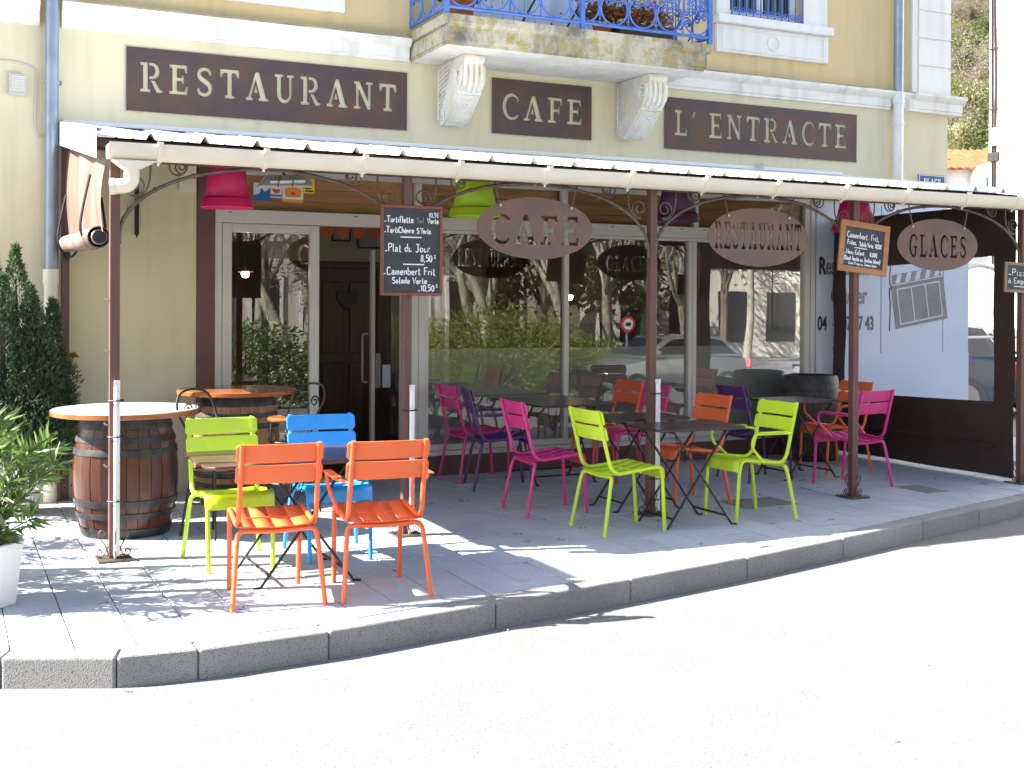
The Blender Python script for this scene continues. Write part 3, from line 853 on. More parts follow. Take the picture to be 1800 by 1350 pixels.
for i in range(13): part("shutter_board", MB().box(4.51 + i * .118, 4.51 + i * .118 + .112, .06, .0795, 4.12, 6.4), M['shutter'], sh)
# carved corbels
def corbel(x0, x1):
    prof = [(0, 3.835), (-.60, 3.835), (-.615, 3.80), (-.60, 3.765), (-.575, 3.75), (-.575, 3.72), (-.585, 3.64), (-.555, 3.57), (-.50, 3.53), (-.46, 3.525), (-.45, 3.50), (-.455, 3.49), (-.40, 3.44), (-.33, 3.38), (-.27, 3.33), (-.21, 3.29), (-.155, 3.265), (-.10, 3.262), (-.05, 3.275), (0, 3.30)]
    c = part("corbel", MB().prism(prof, 'x', x0 + .012, x1 - .012), M['corbel'], B, bevel=.006)
    m = MB()
    for x in (x0, x1):
        m.tube([(x, p[1] - .50, p[2] + 3.665) for p in [(0, q[0], q[2]) for q in spiral(0, 0, .085, 2.0, 1.2, 1, 0, 40)]], .014, 6)
        m.tube([(x, q[0] - .115, q[2] + 3.325) for q in spiral(0, 0, .055, 1.6, 1.2, 1, 0, 26)], .010, 6)
        m.tube(catmull([(x, -.57, 3.74), (x, -.57, 3.62), (x, -.46, 3.51), (x, -.34, 3.40), (x, -.22, 3.31), (x, -.12, 3.272)], 4), .012, 6)
        m.tube([(x, -.03, 3.82), (x, -.03, 3.32)], .010, 6)
        for k in range(9):
            z = 3.77 - k * .043
            m.tube([(x, -.045, z), (x, -.045 - max(.05, .30 - k * .028), z + .045)], .009, 5)
    part("scroll_relief", m, M['corbel'], c, smooth=40)
    g_ = MB()
    for k in range(4):
        x = x0 + .03 + (x1 - x0 - .06) * k / 3
        g_.tube(catmull([(x, -.578, 3.76), (x, -.592, 3.66), (x, -.56, 3.575), (x, -.49, 3.53)], 5), .019, 8)
    g_.box(x0 - .004, x1 + .004, -.492, -.42, 3.498, 3.534)
    for k in range(7):
        t = k / 6
        g_.tube(catmull([(x0 + .05, -.44 + .30 * t, 3.475 - .185 * t), (x0 + .12 + .02 * (k % 2), -.43 + .30 * t, 3.43 - .16 * t), (x1 - .05, -.43 + .30 * t, 3.47 - .19 * t)], 4), .008, 5)
    part("leaf_relief", g_, M['corbel'], c, smooth=40)
corbel(4.165, 4.385)
corbel(6.10, 6.325)

# ------------------------------------------------------------------ shopfront
SF = part("shopfront", MB().box(1.958, 2.107, -.03, .18, -.1, 2.80), M['brown'], B, bevel=.006)
part("plinth", MB().box(3.80, 8.62, -.012, .2, -.1, .186), M['brown'], SF)
part("threshold", MB().box(2.109, 3.80, -.01, .2, -.1, .03), M['alu'], SF)
fr = MB()
Y0, Y1 = -.022, .055
def bar(x0, x1, z0, z1, y0=Y0, y1=Y1): fr.box(x0, x1, y0, y1, z0, z1)
bar(2.109, 2.168, .03, 2.30); bar(3.815, 3.975, .03, 2.268, -.026); bar(3.98, 4.08, .187, 2.268)
bar(4.08, 8.484, .187, .232); bar(4.082, 8.484, .236, .292, -.014)
bar(5.511, 5.562, .293, 2.268); bar(6.969, 7.014, .293, 2.268); bar(7.018, 7.068, .293, 2.268); bar(8.484, 8.555, .187, 2.80); bar(8.56, 8.618, -.02, 2.80, -.03)
bar(2.109, 8.483, 2.302, 2.418, -.032); bar(3.815, 8.483, 2.27, 2.30); bar(4.08, 8.483, 2.352, 2.358, -.036)
bar(2.109, 8.483, 2.728, 2.804, -.03)
for x in (2.109, 3.947, 5.485, 7.028): bar(x, x + .06, 2.42, 2.726)
part("window_frame", fr, M['alu'], SF, bevel=.003)
sl_ = MB()
for x in (2.22, 3.35, 6.03, 6.86, 7.14, 7.47, 8.2): sl_.box(x, x + .03, -.0335, -.0318, 2.388, 2.397)
for x in (4.55, 5.63, 6.62, 7.3): sl_.box(x, x + .03, -.0155, -.0138, .248, .257)
part("drain_slot", sl_, M['black'], SF)
lf = MB()
for a, b, c, d in ((2.172, 2.253, .04, 2.296), (2.947, 3.03, .04, 2.296), (2.254, 2.946, 2.222, 2.296), (2.254, 2.946, .04, .14)): lf.box(a, b, -.024, .045, c, d)
LEAF = part("door_leaf", lf, M['alu'], SF, bevel=.004)
part("pane", MB().add([(2.254, .012, .14), (2.946, .012, .14), (2.946, .012, 2.222), (2.254, .012, 2.222)], [(0, 1, 2, 3)]), M['glass'], LEAF)
for a, b in ((4.08, 5.511), (5.562, 6.969), (7.068, 8.484)):
    part("pane", MB().add([(a, .02, .29), (b, .02, .29), (b, .02, 2.27), (a, .02, 2.27)], [(0, 1, 2, 3)]), M['glass'], SF)
    part("frosted_band", MB().add([(a + .002, .032, .29), (b - .002, .032, .29), (b - .002, .032, 1.185), (a + .002, .032, 1.185)], [(0, 1, 2, 3)]), M['frost'], SF)
    part("blind_cord", MB().box(a + .01, b - .01, .040, .046, 1.030, 1.036), M['black'], SF)
for a, b in ((2.169, 3.947), (4.007, 5.485), (5.545, 7.028), (7.088, 8.484)):
    part("pane", MB().add([(a, .02, 2.42), (b, .02, 2.42), (b, .02, 2.727), (a, .02, 2.727)], [(0, 1, 2, 3)]), M['glass2'], SF)
    for k in range(3):
        part("plank", MB().box(a, b, .09, .115, 2.40 + k * .115, 2.40 + k * .115 + .112), M['pine'], SF, bevel=.003)
# inner glazed door, standing open in the entrance
DO = part("inner_door", MB().box(3.70, 3.735, .50, .56, .03, 2.12).box(4.46, 4.50, .50, .56, .03, 2.12), M['alu'], SF)
part("pane", MB().add([(3.735, .53, .03), (4.46, .53, .03), (4.46, .53, 2.12), (3.735, .53, 2.12)], [(0, 1, 2, 3)]), M['glass2'], DO)
part("door_handle", MB().tube(round_path([(3.66, .5, 1.32), (3.60, .47, 1.32), (3.60, .47, .86), (3.66, .5, .86)], .03), .012, 8), M['pic'], DO, smooth=50)
part("notice", MB().box(3.74, 3.79, .494, .499, .80, 1.13), M['pic'], DO)
part("notice", MB().box(3.82, 3.90, .52, .524, .80, 1.02), M['panel_white'], DO)
# room behind the glass
rm = part("room_floor", MB().box(1.96, 8.9, .2, 4.6, -.05, .02), M['floor_in'], B)
part("room_ceiling", MB().box(1.96, 8.9, .31, 4.6, 2.75, 2.8), M['beige_in'], B)
part("room_wall", MB().box(1.90, 1.955, .31, 4.6, -.05, 2.8).box(8.85, 8.9, .31, 4.6, -.05, 2.8).box(1.955, 8.85, 4.55, 4.6, -.05, 2.8).box(3.2, 4.75, 2.5, 2.55, 2.08, 2.75), M['beige_in'], B)
dw = part("room_door", MB().box(3.2, 4.75, 2.49, 2.55, .02, 2.078), M['darkwood'], B)
dp = MB()
for a, b in ((3.80, 4.04), (4.12, 4.38)):
    for c, d in ((.25, .95), (1.05, 1.85)): dp.box(a, b, 2.465, 2.489, c, d)
dp.box(3.66, 3.74, 2.455, 2.489, .02, 2.0); dp.box(4.44, 4.52, 2.455, 2.489, .02, 2.0); dp.box(3.66, 4.52, 2.455, 2.489, 2.0, 2.07)
part("door_panelling", dp, M['darkwood'], dw, bevel=.008)
hp = [(.13 * (16 * math.sin(t) ** 3) / 16, .11 * (13 * math.cos(t) - 5 * math.cos(2 * t) - 2 * math.cos(3 * t) - math.cos(4 * t)) / 13) for t in [i * math.pi / 16 for i in range(32)]]
part("heart_plate", MB().prism([(4.08 + a, 1.66 + b) for a, b in hp], 'y', 2.43, 2.45), M['black'], dw)
wn_ = part("wainscot", MB().box(4.80, 8.85, 4.50, 4.549, .02, 1.35).box(1.957, 2.0, .35, 4.5, .02, 1.35), M['darkwood'], B)
bt = MB()
for i in range(9):
    x = 3.15 + i * .16; bt.add([(x, .9, 2.36), (x + .15, .9, 2.36), (x + .12, .9, 2.27), (x + .075, .9, 2.24), (x + .03, .9, 2.27)], [(0, 1, 2, 3, 4)])
tag(part("bunting", bt, M['orange_cloth']), "scalloped orange cloth trim hanging above the open doorway", "bunting")
for i, (x0, x1, y, z0, z1, m, lab) in enumerate(((3.9, 4.12, 2.47, 2.30, 2.62, 'pic', "small black framed picture above the door inside, the left one"), (4.2, 4.62, 2.47, 2.23, 2.66, 'pic', "larger black framed picture above the door inside, the right one"), (6.7, 7.5, 4.44, 1.55, 2.25, 'red_pic', "dark red picture on the back wall seen through the window"))):
    t = thing("framed_picture", lab, "picture", (x0, y, z0), 0, "pictures inside the restaurant")
    part("picture", MB().box(.02, x1 - x0 - .02, -.012, 0, .02, z1 - z0 - .02), M[m], t)
    f_ = MB(); a, b = x1 - x0, z1 - z0
    f_.box(0, a, -.02, .0, 0, .02); f_.box(0, a, -.02, 0, b - .02, b); f_.box(0, .02, -.02, 0, .02, b - .02); f_.box(a - .02, a, -.02, 0, .02, b - .02)
    part("frame", f_, M['black'], t)
for (x, y, z, lab) in ((2.72, 1.5, 1.90, "lit wall lamp behind the glass of the fixed door leaf"), (6.66, 2.0, 1.70, "lit round bulb hanging behind the middle window mullion")):
    t = thing("interior_lamp", lab, "lamp", (x, y, z))
    part("bulb", MB().lathe([(.001, -.04), (.03, -.028), (.04, 0), (.03, .028), (.001, .04)], 14), M['bulb'], t, smooth=60)
    part("cord", MB().tube([(0, 0, .04), (0, 0, .8)], .004, 5), M['black'], t)
    part("lamp_shade", MB().lathe([(.02, .045), (.07, .03), (.075, .02)], 16), M['terracotta'], t)
# indoor tables and chairs, dark shapes seen through the glass
for i, (x, y) in enumerate(((5.0, 1.5), (6.6, 1.6), (7.9, 1.7), (5.6, 3.2), (7.3, 3.3))):
    t = thing("dining_table", "dark wooden dining table inside the restaurant behind the window", "table", (x, y, .02), 0, "tables inside the restaurant")
    part("table_top", MB().box(-.4, .4, -.35, .35, .70, .74), M['darkwood'], t)
    for sx in (-.35, .35):
        for sy in (-.3, .3): part("leg", MB().box(sx - .025, sx + .025, sy - .025, sy + .025, 0, .70), M['darkwood'], t)
# white panel with the restaurant's lettering, right of the windows
PN = thing("shop_panel", "white wall panel with restaurant name, phone number and film clapperboard", "sign", (8.63, -.004, .0))
part("panel_board", MB().box(.0, .92, -.03, 0, .05, 2.75), M['panel_white'], PN, bevel=.003)
part("panel_board", MB().box(.935, 1.86, -.03, 0, .05, 2.75), M['panel_white'], PN, bevel=.003)
part("panel_board", MB().box(1.875, 2.27, -.03, 0, .05, 2.75), M['panel_white'], PN, bevel=.003)
part("lower_board", MB().box(.0, 2.27, -.038, -.031, .10, 1.08), M['panel_white'], PN)
for s, x, z, h, sx, m in (("Restaurant", .03, 1.96, .27, .60, 'text_brown'), ("R", .028, 1.96, .262, .66, 'text_dark'), ("Glacier", .20, 1.64, .27, .66, 'text_brown'), ("04      07 17 43", .02, 1.345, .215, .60, 'text_dark')):
    link("lettering", text_mesh(s, h, .004, .006, sx), M[m], PN, (x, -.033 if s != "R" else -.0365, z))
CLB = MB()
cx, cz, ang = 1.50, 1.68, R(9)
Rm = Matrix.Translation((cx, 0, cz)) @ Matrix.Rotation(-ang * -1, 4, 'Y').inverted()
CLB.box(-.40, .40, -.036, -.031, -.27, .22, Rm)
part("clapperboard", CLB, M['logo'], PN)
cl2 = MB()
for a, b, c, d in ((-.33, .33, .165, .18), (-.33, .33, -.235, -.22), (-.33, -.315, -.22, .165), (.315, .33, -.22, .165), (-.115, -.10, -.22, .165), (.10, .115, -.22, .165)): cl2.box(a, b, -.039, -.0365, c, d, Rm)
part("frame_lines", cl2, M['panel_white'], PN)
cl3 = MB(); R3 = Matrix.Translation((cx, 0, cz)) @ Matrix.Rotation(R(9), 4, 'Y').inverted()
cl3.box(-.37, .37, -.036, -.031, .235, .345, Rm)
part("clapper_stick", cl3, M['logo'], PN)
cl4 = MB()
for k in range(5):
    x = -.34 + k * .15
    cl4.add([tuple(Rm @ Vector(p)) for p in ((x, -.0375, .24), (x + .07, -.0375, .24), (x + .12, -.0375, .34), (x + .05, -.0375, .34))], [(0, 1, 2, 3)])
part("clapper_stripe", cl4, M['panel_white'], PN)

# ================================================================== TERRACE CANOPY
AW = thing("terrace_canopy", "long lean-to terrace canopy of white ribbed sheet on brown iron posts", "canopy", (0, 0, 0))
YF = -2.567
def roofz(y): return 3.02 + (y / 2.66) * .40          # 3.02 at the wall, 2.62 at the eaves
prof = []
x = .90
RIBS = .3345
k = 0
while x < 9.05:
    prof += [(x, 0), (x + .022, .001)]
    c = x + RIBS / 2
    prof += [(c - .035 - .07, .0), (c - .028 - .07, .006), (c - .016 - .07, .006), (c - .009 - .07, 0)] if False else []
    for q in (.085, .185):
        prof += [(x + q, 0), (x + q + .006, .006), (x + q + .018, .006), (x + q + .024, 0)]
    prof += [(x + RIBS - .062, 0), (x + RIBS - .038, .042), (x + RIBS - .024, .042)]
    x += RIBS
prof = [(a - .034, b) for a, b in prof]
rs = MB()
n = len(prof)
rows = [(-.004, .0), (-.9, 0), (-1.8, 0), (-2.66, 0)]
vs = [(p[0], y, roofz(y) + p[1]) for y, _ in rows for p in prof]
rs.add(vs, [(j * n + i, j * n + i + 1, (j + 1) * n + i + 1, (j + 1) * n + i) for j in range(len(rows) - 1) for i in range(n - 1)])
o = part("roof_sheet", rs, M['roof'], AW, solid=.0025)
us = MB(); us.add([(.89, -.01, roofz(-.01) - .012), (9.02, -.01, roofz(-.01) - .012), (9.02, -2.62, roofz(-2.62) - .012), (.89, -2.62, roofz(-2.62) - .012)], [(0, 1, 2, 3)])
part("roof_lining", us, M['roof_under'], AW)
fl = MB(); fl.prism([(-.0, 3.095), (-.02, 3.095), (-.03, 3.07), (-.17, 3.045), (-.17, 3.04), (-.0, 3.07)], 'x', .88, 9.0)
part("wall_flashing", fl, M['roof'], AW)
vf = MB()
vs = [(xx, y, roofz(y) + dz) for xx, dz in ((.845, -.13), (.845, .055), (.95, .055)) for y in (-.005, -2.67)]
vf.add(vs, [(0, 2, 3, 1), (2, 4, 5, 3)])
part("verge_flashing", vf, M['roof'], AW, solid=.003)
bm_ = MB(); bm_.box(.93, 9.0, YF - .03, YF + .03, 2.485, 2.55)
part("front_beam", bm_, M['brown'], AW)
part("wall_beam", MB().box(.90, 9.0, -.07, -.002, 2.86, 2.95), M['brown'], AW)
PX = [.966, 2.905, 4.906, 6.905, 8.875]
for px in PX:
    v = [(px - .025, y, roofz(y) - d) for y in (-.07, -2.53) for d in (.014, .075)] + [(px + .025, y, roofz(y) - d) for y in (-.07, -2.53) for d in (.014, .075)]
    part("rafter", MB().add(v, [(0, 1, 3, 2), (4, 6, 7, 5), (0, 2, 6, 4), (1, 5, 7, 3), (0, 4, 5, 1), (2, 3, 7, 6)]), M['brown'], AW)
# gutter
gt = MB()
GZ = 2.572
half = [(-2.735 + .066 * math.cos(R(a)), GZ - .008 + .082 * math.sin(R(a))) for a in range(180, 361, 15)]
outer_ = [(-2.735 - .070, GZ + .006)] + [(-2.735 + .072 * math.cos(R(a)), GZ - .008 + .088 * math.sin(R(a))) for a in range(180, 361, 15)]
gt.prism(outer_ + half[::-1], 'x', .905, 9.12)
part("gutter", gt, M['pvc'], AW, smooth=50)
part("gutter_end", MB().prism([(-2.735 + .072 * math.cos(R(a)), GZ - .008 + .088 * math.sin(R(a))) for a in range(180, 361, 15)], 'x', .900, .9045), M['pvc'], AW)
for bx in (1.204, 1.863, 2.524, 3.21, 3.898, 4.589, 5.25, 5.93, 6.62, 7.28, 7.96, 8.56):
    b = MB()
    ring = [(-2.735 + .079 * math.cos(R(a)), GZ - .008 + .096 * math.sin(R(a))) for a in range(175, 366, 15)]
    ring2 = [(-2.735 + .0735 * math.cos(R(a)), GZ - .008 + .0895 * math.sin(R(a))) for a in range(175, 366, 15)]
    b.prism(ring + ring2[::-1], 'x', bx - .016, bx + .016)
    b.box(bx - .016, bx + .016, -2.83, -2.80, GZ - .01, GZ + .018)
    b.tube([(bx, -2.735, GZ - .10), (bx, -2.72, GZ - .118)], .009, 6)
    part("gutter_bracket", b, M['pvc'], AW)
hp_ = MB()
hp_.prism([(.92, 2.475), (1.19, 2.475), (1.10, 2.425), (1.02, 2.405)], 'y', -2.79, -2.68)
part("gutter_outlet", hp_, M['pvc'], AW, bevel=.008)
el = MB()
el.tube(round_path([(1.045, -2.735, 2.44), (1.045, -2.735, 2.325), (.945, -2.70, 2.315)], .075, 8), .046, 14)
el.tube([(.952, -2.702, 2.316), (.925, -2.694, 2.314)], .051, 14)
part("downspout_elbow", el, M['pvc'], AW, smooth=50)
# posts, braces, scrollwork
def brace(px, s, y=YF):
    a = [(px + s * (.03 + .95 * (1 - math.cos(t * math.pi / 28))), y, 2.03 + .455 * math.sin(t * math.pi / 28)) for t in range(15)]
    b = MB().tube(a, .0125, 8)
    b.tube([(px + s * .03, y, 1.97), a[0], a[1]], .013, 6)
    for t in (3, 6, 9, 12):
        p, q = Vector(a[t]), Vector(a[t]) + (Vector(a[t]) - Vector(a[t - 1])).normalized() * .014
        b.tube([p, q], .0175, 8)
    o = part("arched_brace", b, M['iron'], AW, smooth=50)
    c = MB()
    for dx, dz, r, st, tr, sg in ((.115, 2.345, .072, -1.9, 1.55, s), (.405, 2.47, .042, -1.6, 1.3, -s)):
        c.tube([(px + s * (dx + (q[0])), y, q[2]) for q in spiral(0, dz, r, tr, st, 1 if dx < .2 else -1, y, 26)], .0062, 6)
    c.tube(catmull([(px + s * .215, y, 2.50), (px + s * .215, y, 2.42), (px + s * .20, y, 2.34), (px + s * .165, y, 2.285), (px + s * .13, y, 2.265), (px + s * .09, y, 2.275)], 5), .0065, 6)
    c.tube(catmull([(px + s * .33, y, 2.50), (px + s * .335, y, 2.45), (px + s * .365, y, 2.42), (px + s * .41, y, 2.425), (px + s * .44, y, 2.46), (px + s * .44, y, 2.50)], 5), .006, 6)
    part("scrollwork", c, M['iron'], o, smooth=50)
for i, px in enumerate(PX):
    P_ = part("post", MB().box(px - .03, px + .03, YF - .03, YF + .03, .012, 2.49), M['brown'], AW, bevel=.004)
    part("base_plate", MB().box(px - .10, px + .10, YF - .10, YF + .10, .001, .013), M['iron'], P_)
    sc = MB()
    for ax in range(4):
        ca, sa = math.cos(ax * math.pi / 2), math.sin(ax * math.pi / 2)
        pts = catmull([(.036, .02), (.045, .06), (.075, .105), (.088, .135), (.080, .165), (.058, .165), (.052, .145)], 4) if False else None
        loc = [(.040 + .052, .050)]
        low = [(.062 + .028 * math.cos(t), .046 + .030 * math.sin(t)) for t in [R(-100 + 300 * q / 14) for q in range(15)]]
        s1 = catmull([(.034, .022, 0), (.036, .05, 0), (.052, .095, 0), (.078, .130, 0), (.088, .160, 0), (.074, .185, 0), (.052, .178, 0), (.050, .158, 0), (.064, .155, 0)], 4)
        s2 = catmull([(.034, .085, 0), (.048, .050, 0), (.066, .022, 0), (.088, .020, 0), (.100, .042, 0), (.088, .064, 0), (.070, .056, 0), (.074, .040, 0)], 4)
        for s_ in (s1, s2):
            sc.tube([(px + q[0] * ca, YF + q[0] * sa, q[1]) for q in s_], .0042, 5)
    part("foot_scroll", sc, M['iron'], P_, smooth=50)
    if i > 0: brace(px, -1)
    if i < 4: brace(px, 1)
    if i < 3:
        h = (1.085, 1.01, 1.005)[i]
        ox, oy = ((.012, -.045), (.028, -.045), (.036, -.042))[i]
        t = MB().tube([(px + ox, YF + oy, .03), (px + ox, YF + oy, h)], .0185, 12)
        t.box(px + ox - .017, px + ox + .017, YF + oy - .012, YF + oy + .012, h, h + .035)
        o = part("white_conduit", t, M['pvc_white'], P_, smooth=50)
        for z in ((.995, .77, .37), (.87, .44, .2), (.93, .70, .28, .12))[i]:
            part("cable_tie", MB().tube([(px + ox * .6 + .048 * math.cos(a * math.pi / 8), YF + oy * .5 + .052 * math.sin(a * math.pi / 8), z) for a in range(16)], .0045, 5, closed=True), M['black'], P_)
    if i == 0:
        for z in (1.62, 1.30, .84, .58):
            part("eyelet_hook", MB().tube([(px - .03, YF, z), (px - .052, YF - .004, z + .004), (px - .058, YF - .004, z + .018)], .006, 6), M['steel_tube'], P_)
# slim wall post at the left end
part("wall_post", MB().box(.868, .928, -.075, -.004, -.01, 2.92), M['brown'], AW, bevel=.004)

# side curtains
T_ = thing("side_curtain", "dark brown vinyl side curtain with a large clear window closing the right end", "curtain", (8.86, 0, 0))
def wav(y, z): return .012 * math.sin(y * 5.2 + z * 1.1) + .008 * math.sin(z * 6 + y * 2)
YA, YB = -.03, -2.50
WY0, WY1 = -.245, -2.255
def sheet(y0, y1, za, zb, nu=8, nv=8):
    return MB().grid(lambda u, v: (wav(y0 + (y1 - y0) * u, za(u) + (zb(u) - za(u)) * v), y0 + (y1 - y0) * u, za(u) + (zb(u) - za(u)) * v), nu, nv)
m = MB()
full = lambda z: (lambda u: z)
def wb(y): return .668 + (y - WY0) / (WY1 - WY0) * .053
def wt(y): return 1.999 + (y - WY0) / (WY1 - WY0) * .084
for y0, y1, za, zb in ((YA, WY0, full(.03), full(2.56)), (WY1, YB, full(.03), full(2.56))):
    q = sheet(y0, y1, za, zb, 4, 20); m.add(q.v, q.f)
q = sheet(WY0, WY1, full(.03), lambda u: wb(WY0 + (WY1 - WY0) * u), 24, 8); m.add(q.v, q.f)
q = sheet(WY0, WY1, lambda u: wt(WY0 + (WY1 - WY0) * u), full(2.56), 24, 5); m.add(q.v, q.f)
part("vinyl_sheet", m, M['vinyl'], T_, smooth=60)
part("clear_window", sheet(WY0, WY1, lambda u: wb(WY0 + (WY1 - WY0) * u), lambda u: wt(WY0 + (WY1 - WY0) * u), 24, 14), M['clear'], T_, smooth=60)
part("hem_pole", MB().tube([(-.03, -.3, .34), (-.03, -2.3, .31)], .014, 8), M['vinyl'], T_)
part("lacing_cord", MB().tube(catmull([(-.03, -.95, 2.05), (-.03, -.94, 1.86), (-.03, -.97, 1.80), (-.035, -.94, 1.78), (-.03, -.95, 1.6), (-.03, -.94, 1.35)], 5), .006, 5), M['black'], T_)
ey = MB()
for k in range(9): ey.tube([(-.02, -.07, .4 + k * .25), (-.028, -.07, .4 + k * .25)], .011, 8)
part("eyelet", ey, M['steel_tube'], T_)

RC = thing("rolled_curtain", "beige canvas side blind half rolled up round a tube at the left end", "blind", (.925, 0, 0))
part("canvas", MB().grid(lambda u, v: (-.018 * math.sin(u * 14 + v * 2) - .05 * math.sin(v * 3.0) * .4, -.16 - 2.30 * u - .05 * (1 - v) * (u - .5), 2.10 - .05 * u + v * (.72 - .26 * u)), 28, 10), M['canvas'], RC, smooth=70)
part("rolled_canvas", MB().tube([(-.03, -.12, 2.075), (-.03, -1.2, 2.045), (-.03, -2.36, 2.022)], [.062, .066, .068], 16, caps=False), M['canvas_roll'], RC, smooth=70, solid=.006)
part("roll_tube", MB().tube([(-.03, -.10, 2.075), (-.03, -2.40, 2.02)], .045, 14, caps=False), M['steel_tube'], RC, smooth=70, solid=.004)
part("roll_end", MB().tube([(-.03, -2.405, 2.02), (-.03, -2.395, 2.02)], .043, 14), M['black'], RC)
for y in (-.35, -2.05):
    part("strap", MB().tube(catmull([(-.05, y, 2.45), (-.10, y, 2.2), (-.105, y, 2.06), (-.03, y, 1.96), (.045, y, 2.05), (.02, y, 2.3)], 4), .009, 5), M['black'], RC)
part("strap_loop", MB().tube([(-.02 + .02 * math.cos(a), -.12, 1.985 + .03 * math.sin(a)) for a in [i * math.pi / 6 for i in range(12)]], .008, 5, closed=True), M['black'], RC)

# ================================================================== SIGNS
def plate_sign(name, label, word, x0, x1, z0, z1, tx, tz, h, sx, gap, mname, sizes=None, depth=.005, y=-.017, group=None):
    t = thing(name, label, "sign", ((x0 + x1) / 2, y, z0), 0, group)
    c = (x0 + x1) / 2
    outline = [[(x0 - c, 0), (x1 - c, 0), (x1 - c, z1 - z0), (x0 - c, z1 - z0)]]
    L_, w = letters(word, h, sx, gap, sizes)
    L_ = [[(p[0] + tx - c, p[1] + tz - z0) for p in q] for q in L_]
    me = filled("plate", outline + L_, depth)
    link("plate", me, M[mname], t)
    st = MB()
    for a in (x0 + .05 - c, x1 - .05 - c):
        for b in (.04, z1 - z0 - .04): st.tube([(a, .003, b), (a, -y - .001, b)], .006, 6)
    part("spacer", st, M['iron'], t)
    return t
def fit(word, width, h, gap, sizes=None):
    return width / letters(word, h, 1.0, gap, sizes)[1]
H = .222
plate_sign("wall_sign", "long brown steel sign with cut-out word RESTAURANT on the facade", "RESTAURANT", 1.373, 3.856, 3.206, 3.738, 1.485, 3.37, H * 1.12, fit("RESTAURANT", 2.27, H * 1.12, .26), .26, 'rust', None)
plate_sign("wall_sign", "short brown steel sign with cut-out word CAFE under the balcony", "CAFE", 4.722, 5.806, 3.242, 3.77, 4.83, 3.385, .245, fit("CAFE", .875, .245, .22), .22, 'rust')
plate_sign("wall_sign", "long brown steel sign with cut-out L'ENTRACTE at the right of the facade", "L' ENTRACTE", 6.667, 9.20, 3.216, 3.745, 6.79, 3.36, .262, fit("L' ENTRACTE", 2.28, .262, .20), .20, 'rust')
def oval(label, word, cx, cz, rx, rz, h, width, gap, hang, tz=-.10):
    t = thing("oval_sign", label, "sign", (cx, YF, cz - rz), 0, "oval signs hanging from the canopy arches")
    o_ = arc(0, rz, rx, rz, 0, 360, 64)[:-1]
    L_, w = letters(word, h, fit(word, width, h, gap), gap)
    L_ = [[(p[0] - w / 2, p[1] + rz - h / 2 + tz) for p in q] for q in L_]
    link("plate", filled("plate", [o_] + L_, .006), M['rust_oval'], t)
    hg = MB()
    for s, dx in ((-1, hang), (1, hang)):
        zz = rz + rz * math.sqrt(max(0, 1 - (dx / rx) ** 2)) - .03
        hg.box(s * dx - .007, s * dx + .007, -.008, -.004, zz, zz + .01)
        v = [(s * dx - .006, -.006, zz), (s * dx + .006, -.006, zz), (s * (dx + .05) + .006, -.002, 2.495 - cz + rz), (s * (dx + .05) - .006, -.002, 2.495 - cz + rz)]
        hg.add(v + [(p[0], p[1] - .004, p[2]) for p in v], [(0, 1, 2, 3), (7, 6, 5, 4), (0, 4, 5, 1), (1, 5, 6, 2), (2, 6, 7, 3), (3, 7, 4, 0)])
    part("hanger", hg, M['brown'], t)
    for s in (-1, 1):
        rv = MB()
        zz = rz + rz * math.sqrt(max(0, 1 - (hang / rx) ** 2)) - .022
        rv.tube([(s * hang, -.004, zz), (s * hang, -.012, zz)], .011, 8)
        part("rivet", rv, M['steel_tube'], t)
oval("hanging brown oval sign with cut-out word CAFE, largest and leftmost oval", "CAFE", 3.908, 2.163, .473, .226, .215, .72, .18, .29, -.012)
oval("hanging brown oval sign with cut-out narrow RESTAURANT, the middle oval", "RESTAURANT", 5.915, 2.155, .495, .235, .215, .86, .14, .30, .01)
oval("hanging brown oval sign with cut-out word GLACES, rightmost oval by the curtain", "GLACES", 7.848, 2.146, .470, .226, .195, .67, .22, .30, -.012)

# chalk boards
def chalkboard(label, x, y, z, w, h, fw, fm, lines, rules, tilt=0.0, depth=.02):
    t = thing("menu_board", label, "chalkboard", (x, y, z)); t.rotation_euler = (0, tilt, 0)
    fr_ = MB()
    fr_.box(0, w, -depth, 0, 0, fw); fr_.box(0, w, -depth, 0, h - fw, h); fr_.box(0, fw, -depth, 0, fw, h - fw); fr_.box(w - fw, w, -depth, 0, fw, h - fw)
    part("frame", fr_, M[fm], t, bevel=.004)
    part("slate", MB().box(fw, w - fw, -.010, -.002, fw, h - fw), M['board'], t)
    wr = MB(); dim = MB()
    for (s, px, pz, hh, ww, *q) in lines: chalk(dim if q else wr, s, px, pz, hh, q and .0035 or (.0072 if hh > .03 else .005), ww, -.0112)
    for (a, b, pz) in rules: wr.add([(a, -.0112, pz), (b, -.0112, pz), (b, -.0112, pz + .008), (a, -.0112, pz + .008)], [(0, 1, 2, 3)])
    part("chalk_writing", wr, M['chalk'], t)["kind"] = "stuff"
    if dim.v: part("chalk_writing", dim, M['chalk_dim'], t)
    return t
chalkboard("tall chalk menu board in a red-brown frame on the second post", 2.696, YF - .036, 1.662, .456, .625, .022, 'redframe',
           [("10,5€", .355, .548, .030, .075), ("-Tartiflette.", .028, .505, .042, .225), ("Sal.", .262, .505, .036, .07, 1), ("Verte", .345, .505, .036, .085),
            ("-TartiChèvre", .028, .433, .042, .22), ("S.Verte.", .265, .433, .036, .115),
            ("-Plat du Jour", .032, .303, .054, .335), ("8,50", .295, .238, .044, .09), ("€", .393, .262, .022, .016),
            ("-Camenbert Frit", .022, .145, .052, .385), ("Salade Verte", .085, .085, .042, .26), ("-10,50", .275, .033, .042, .125), ("€", .408, .058, .022, .016)],
           [(.145, .30, .400), (.165, .32, .213)])
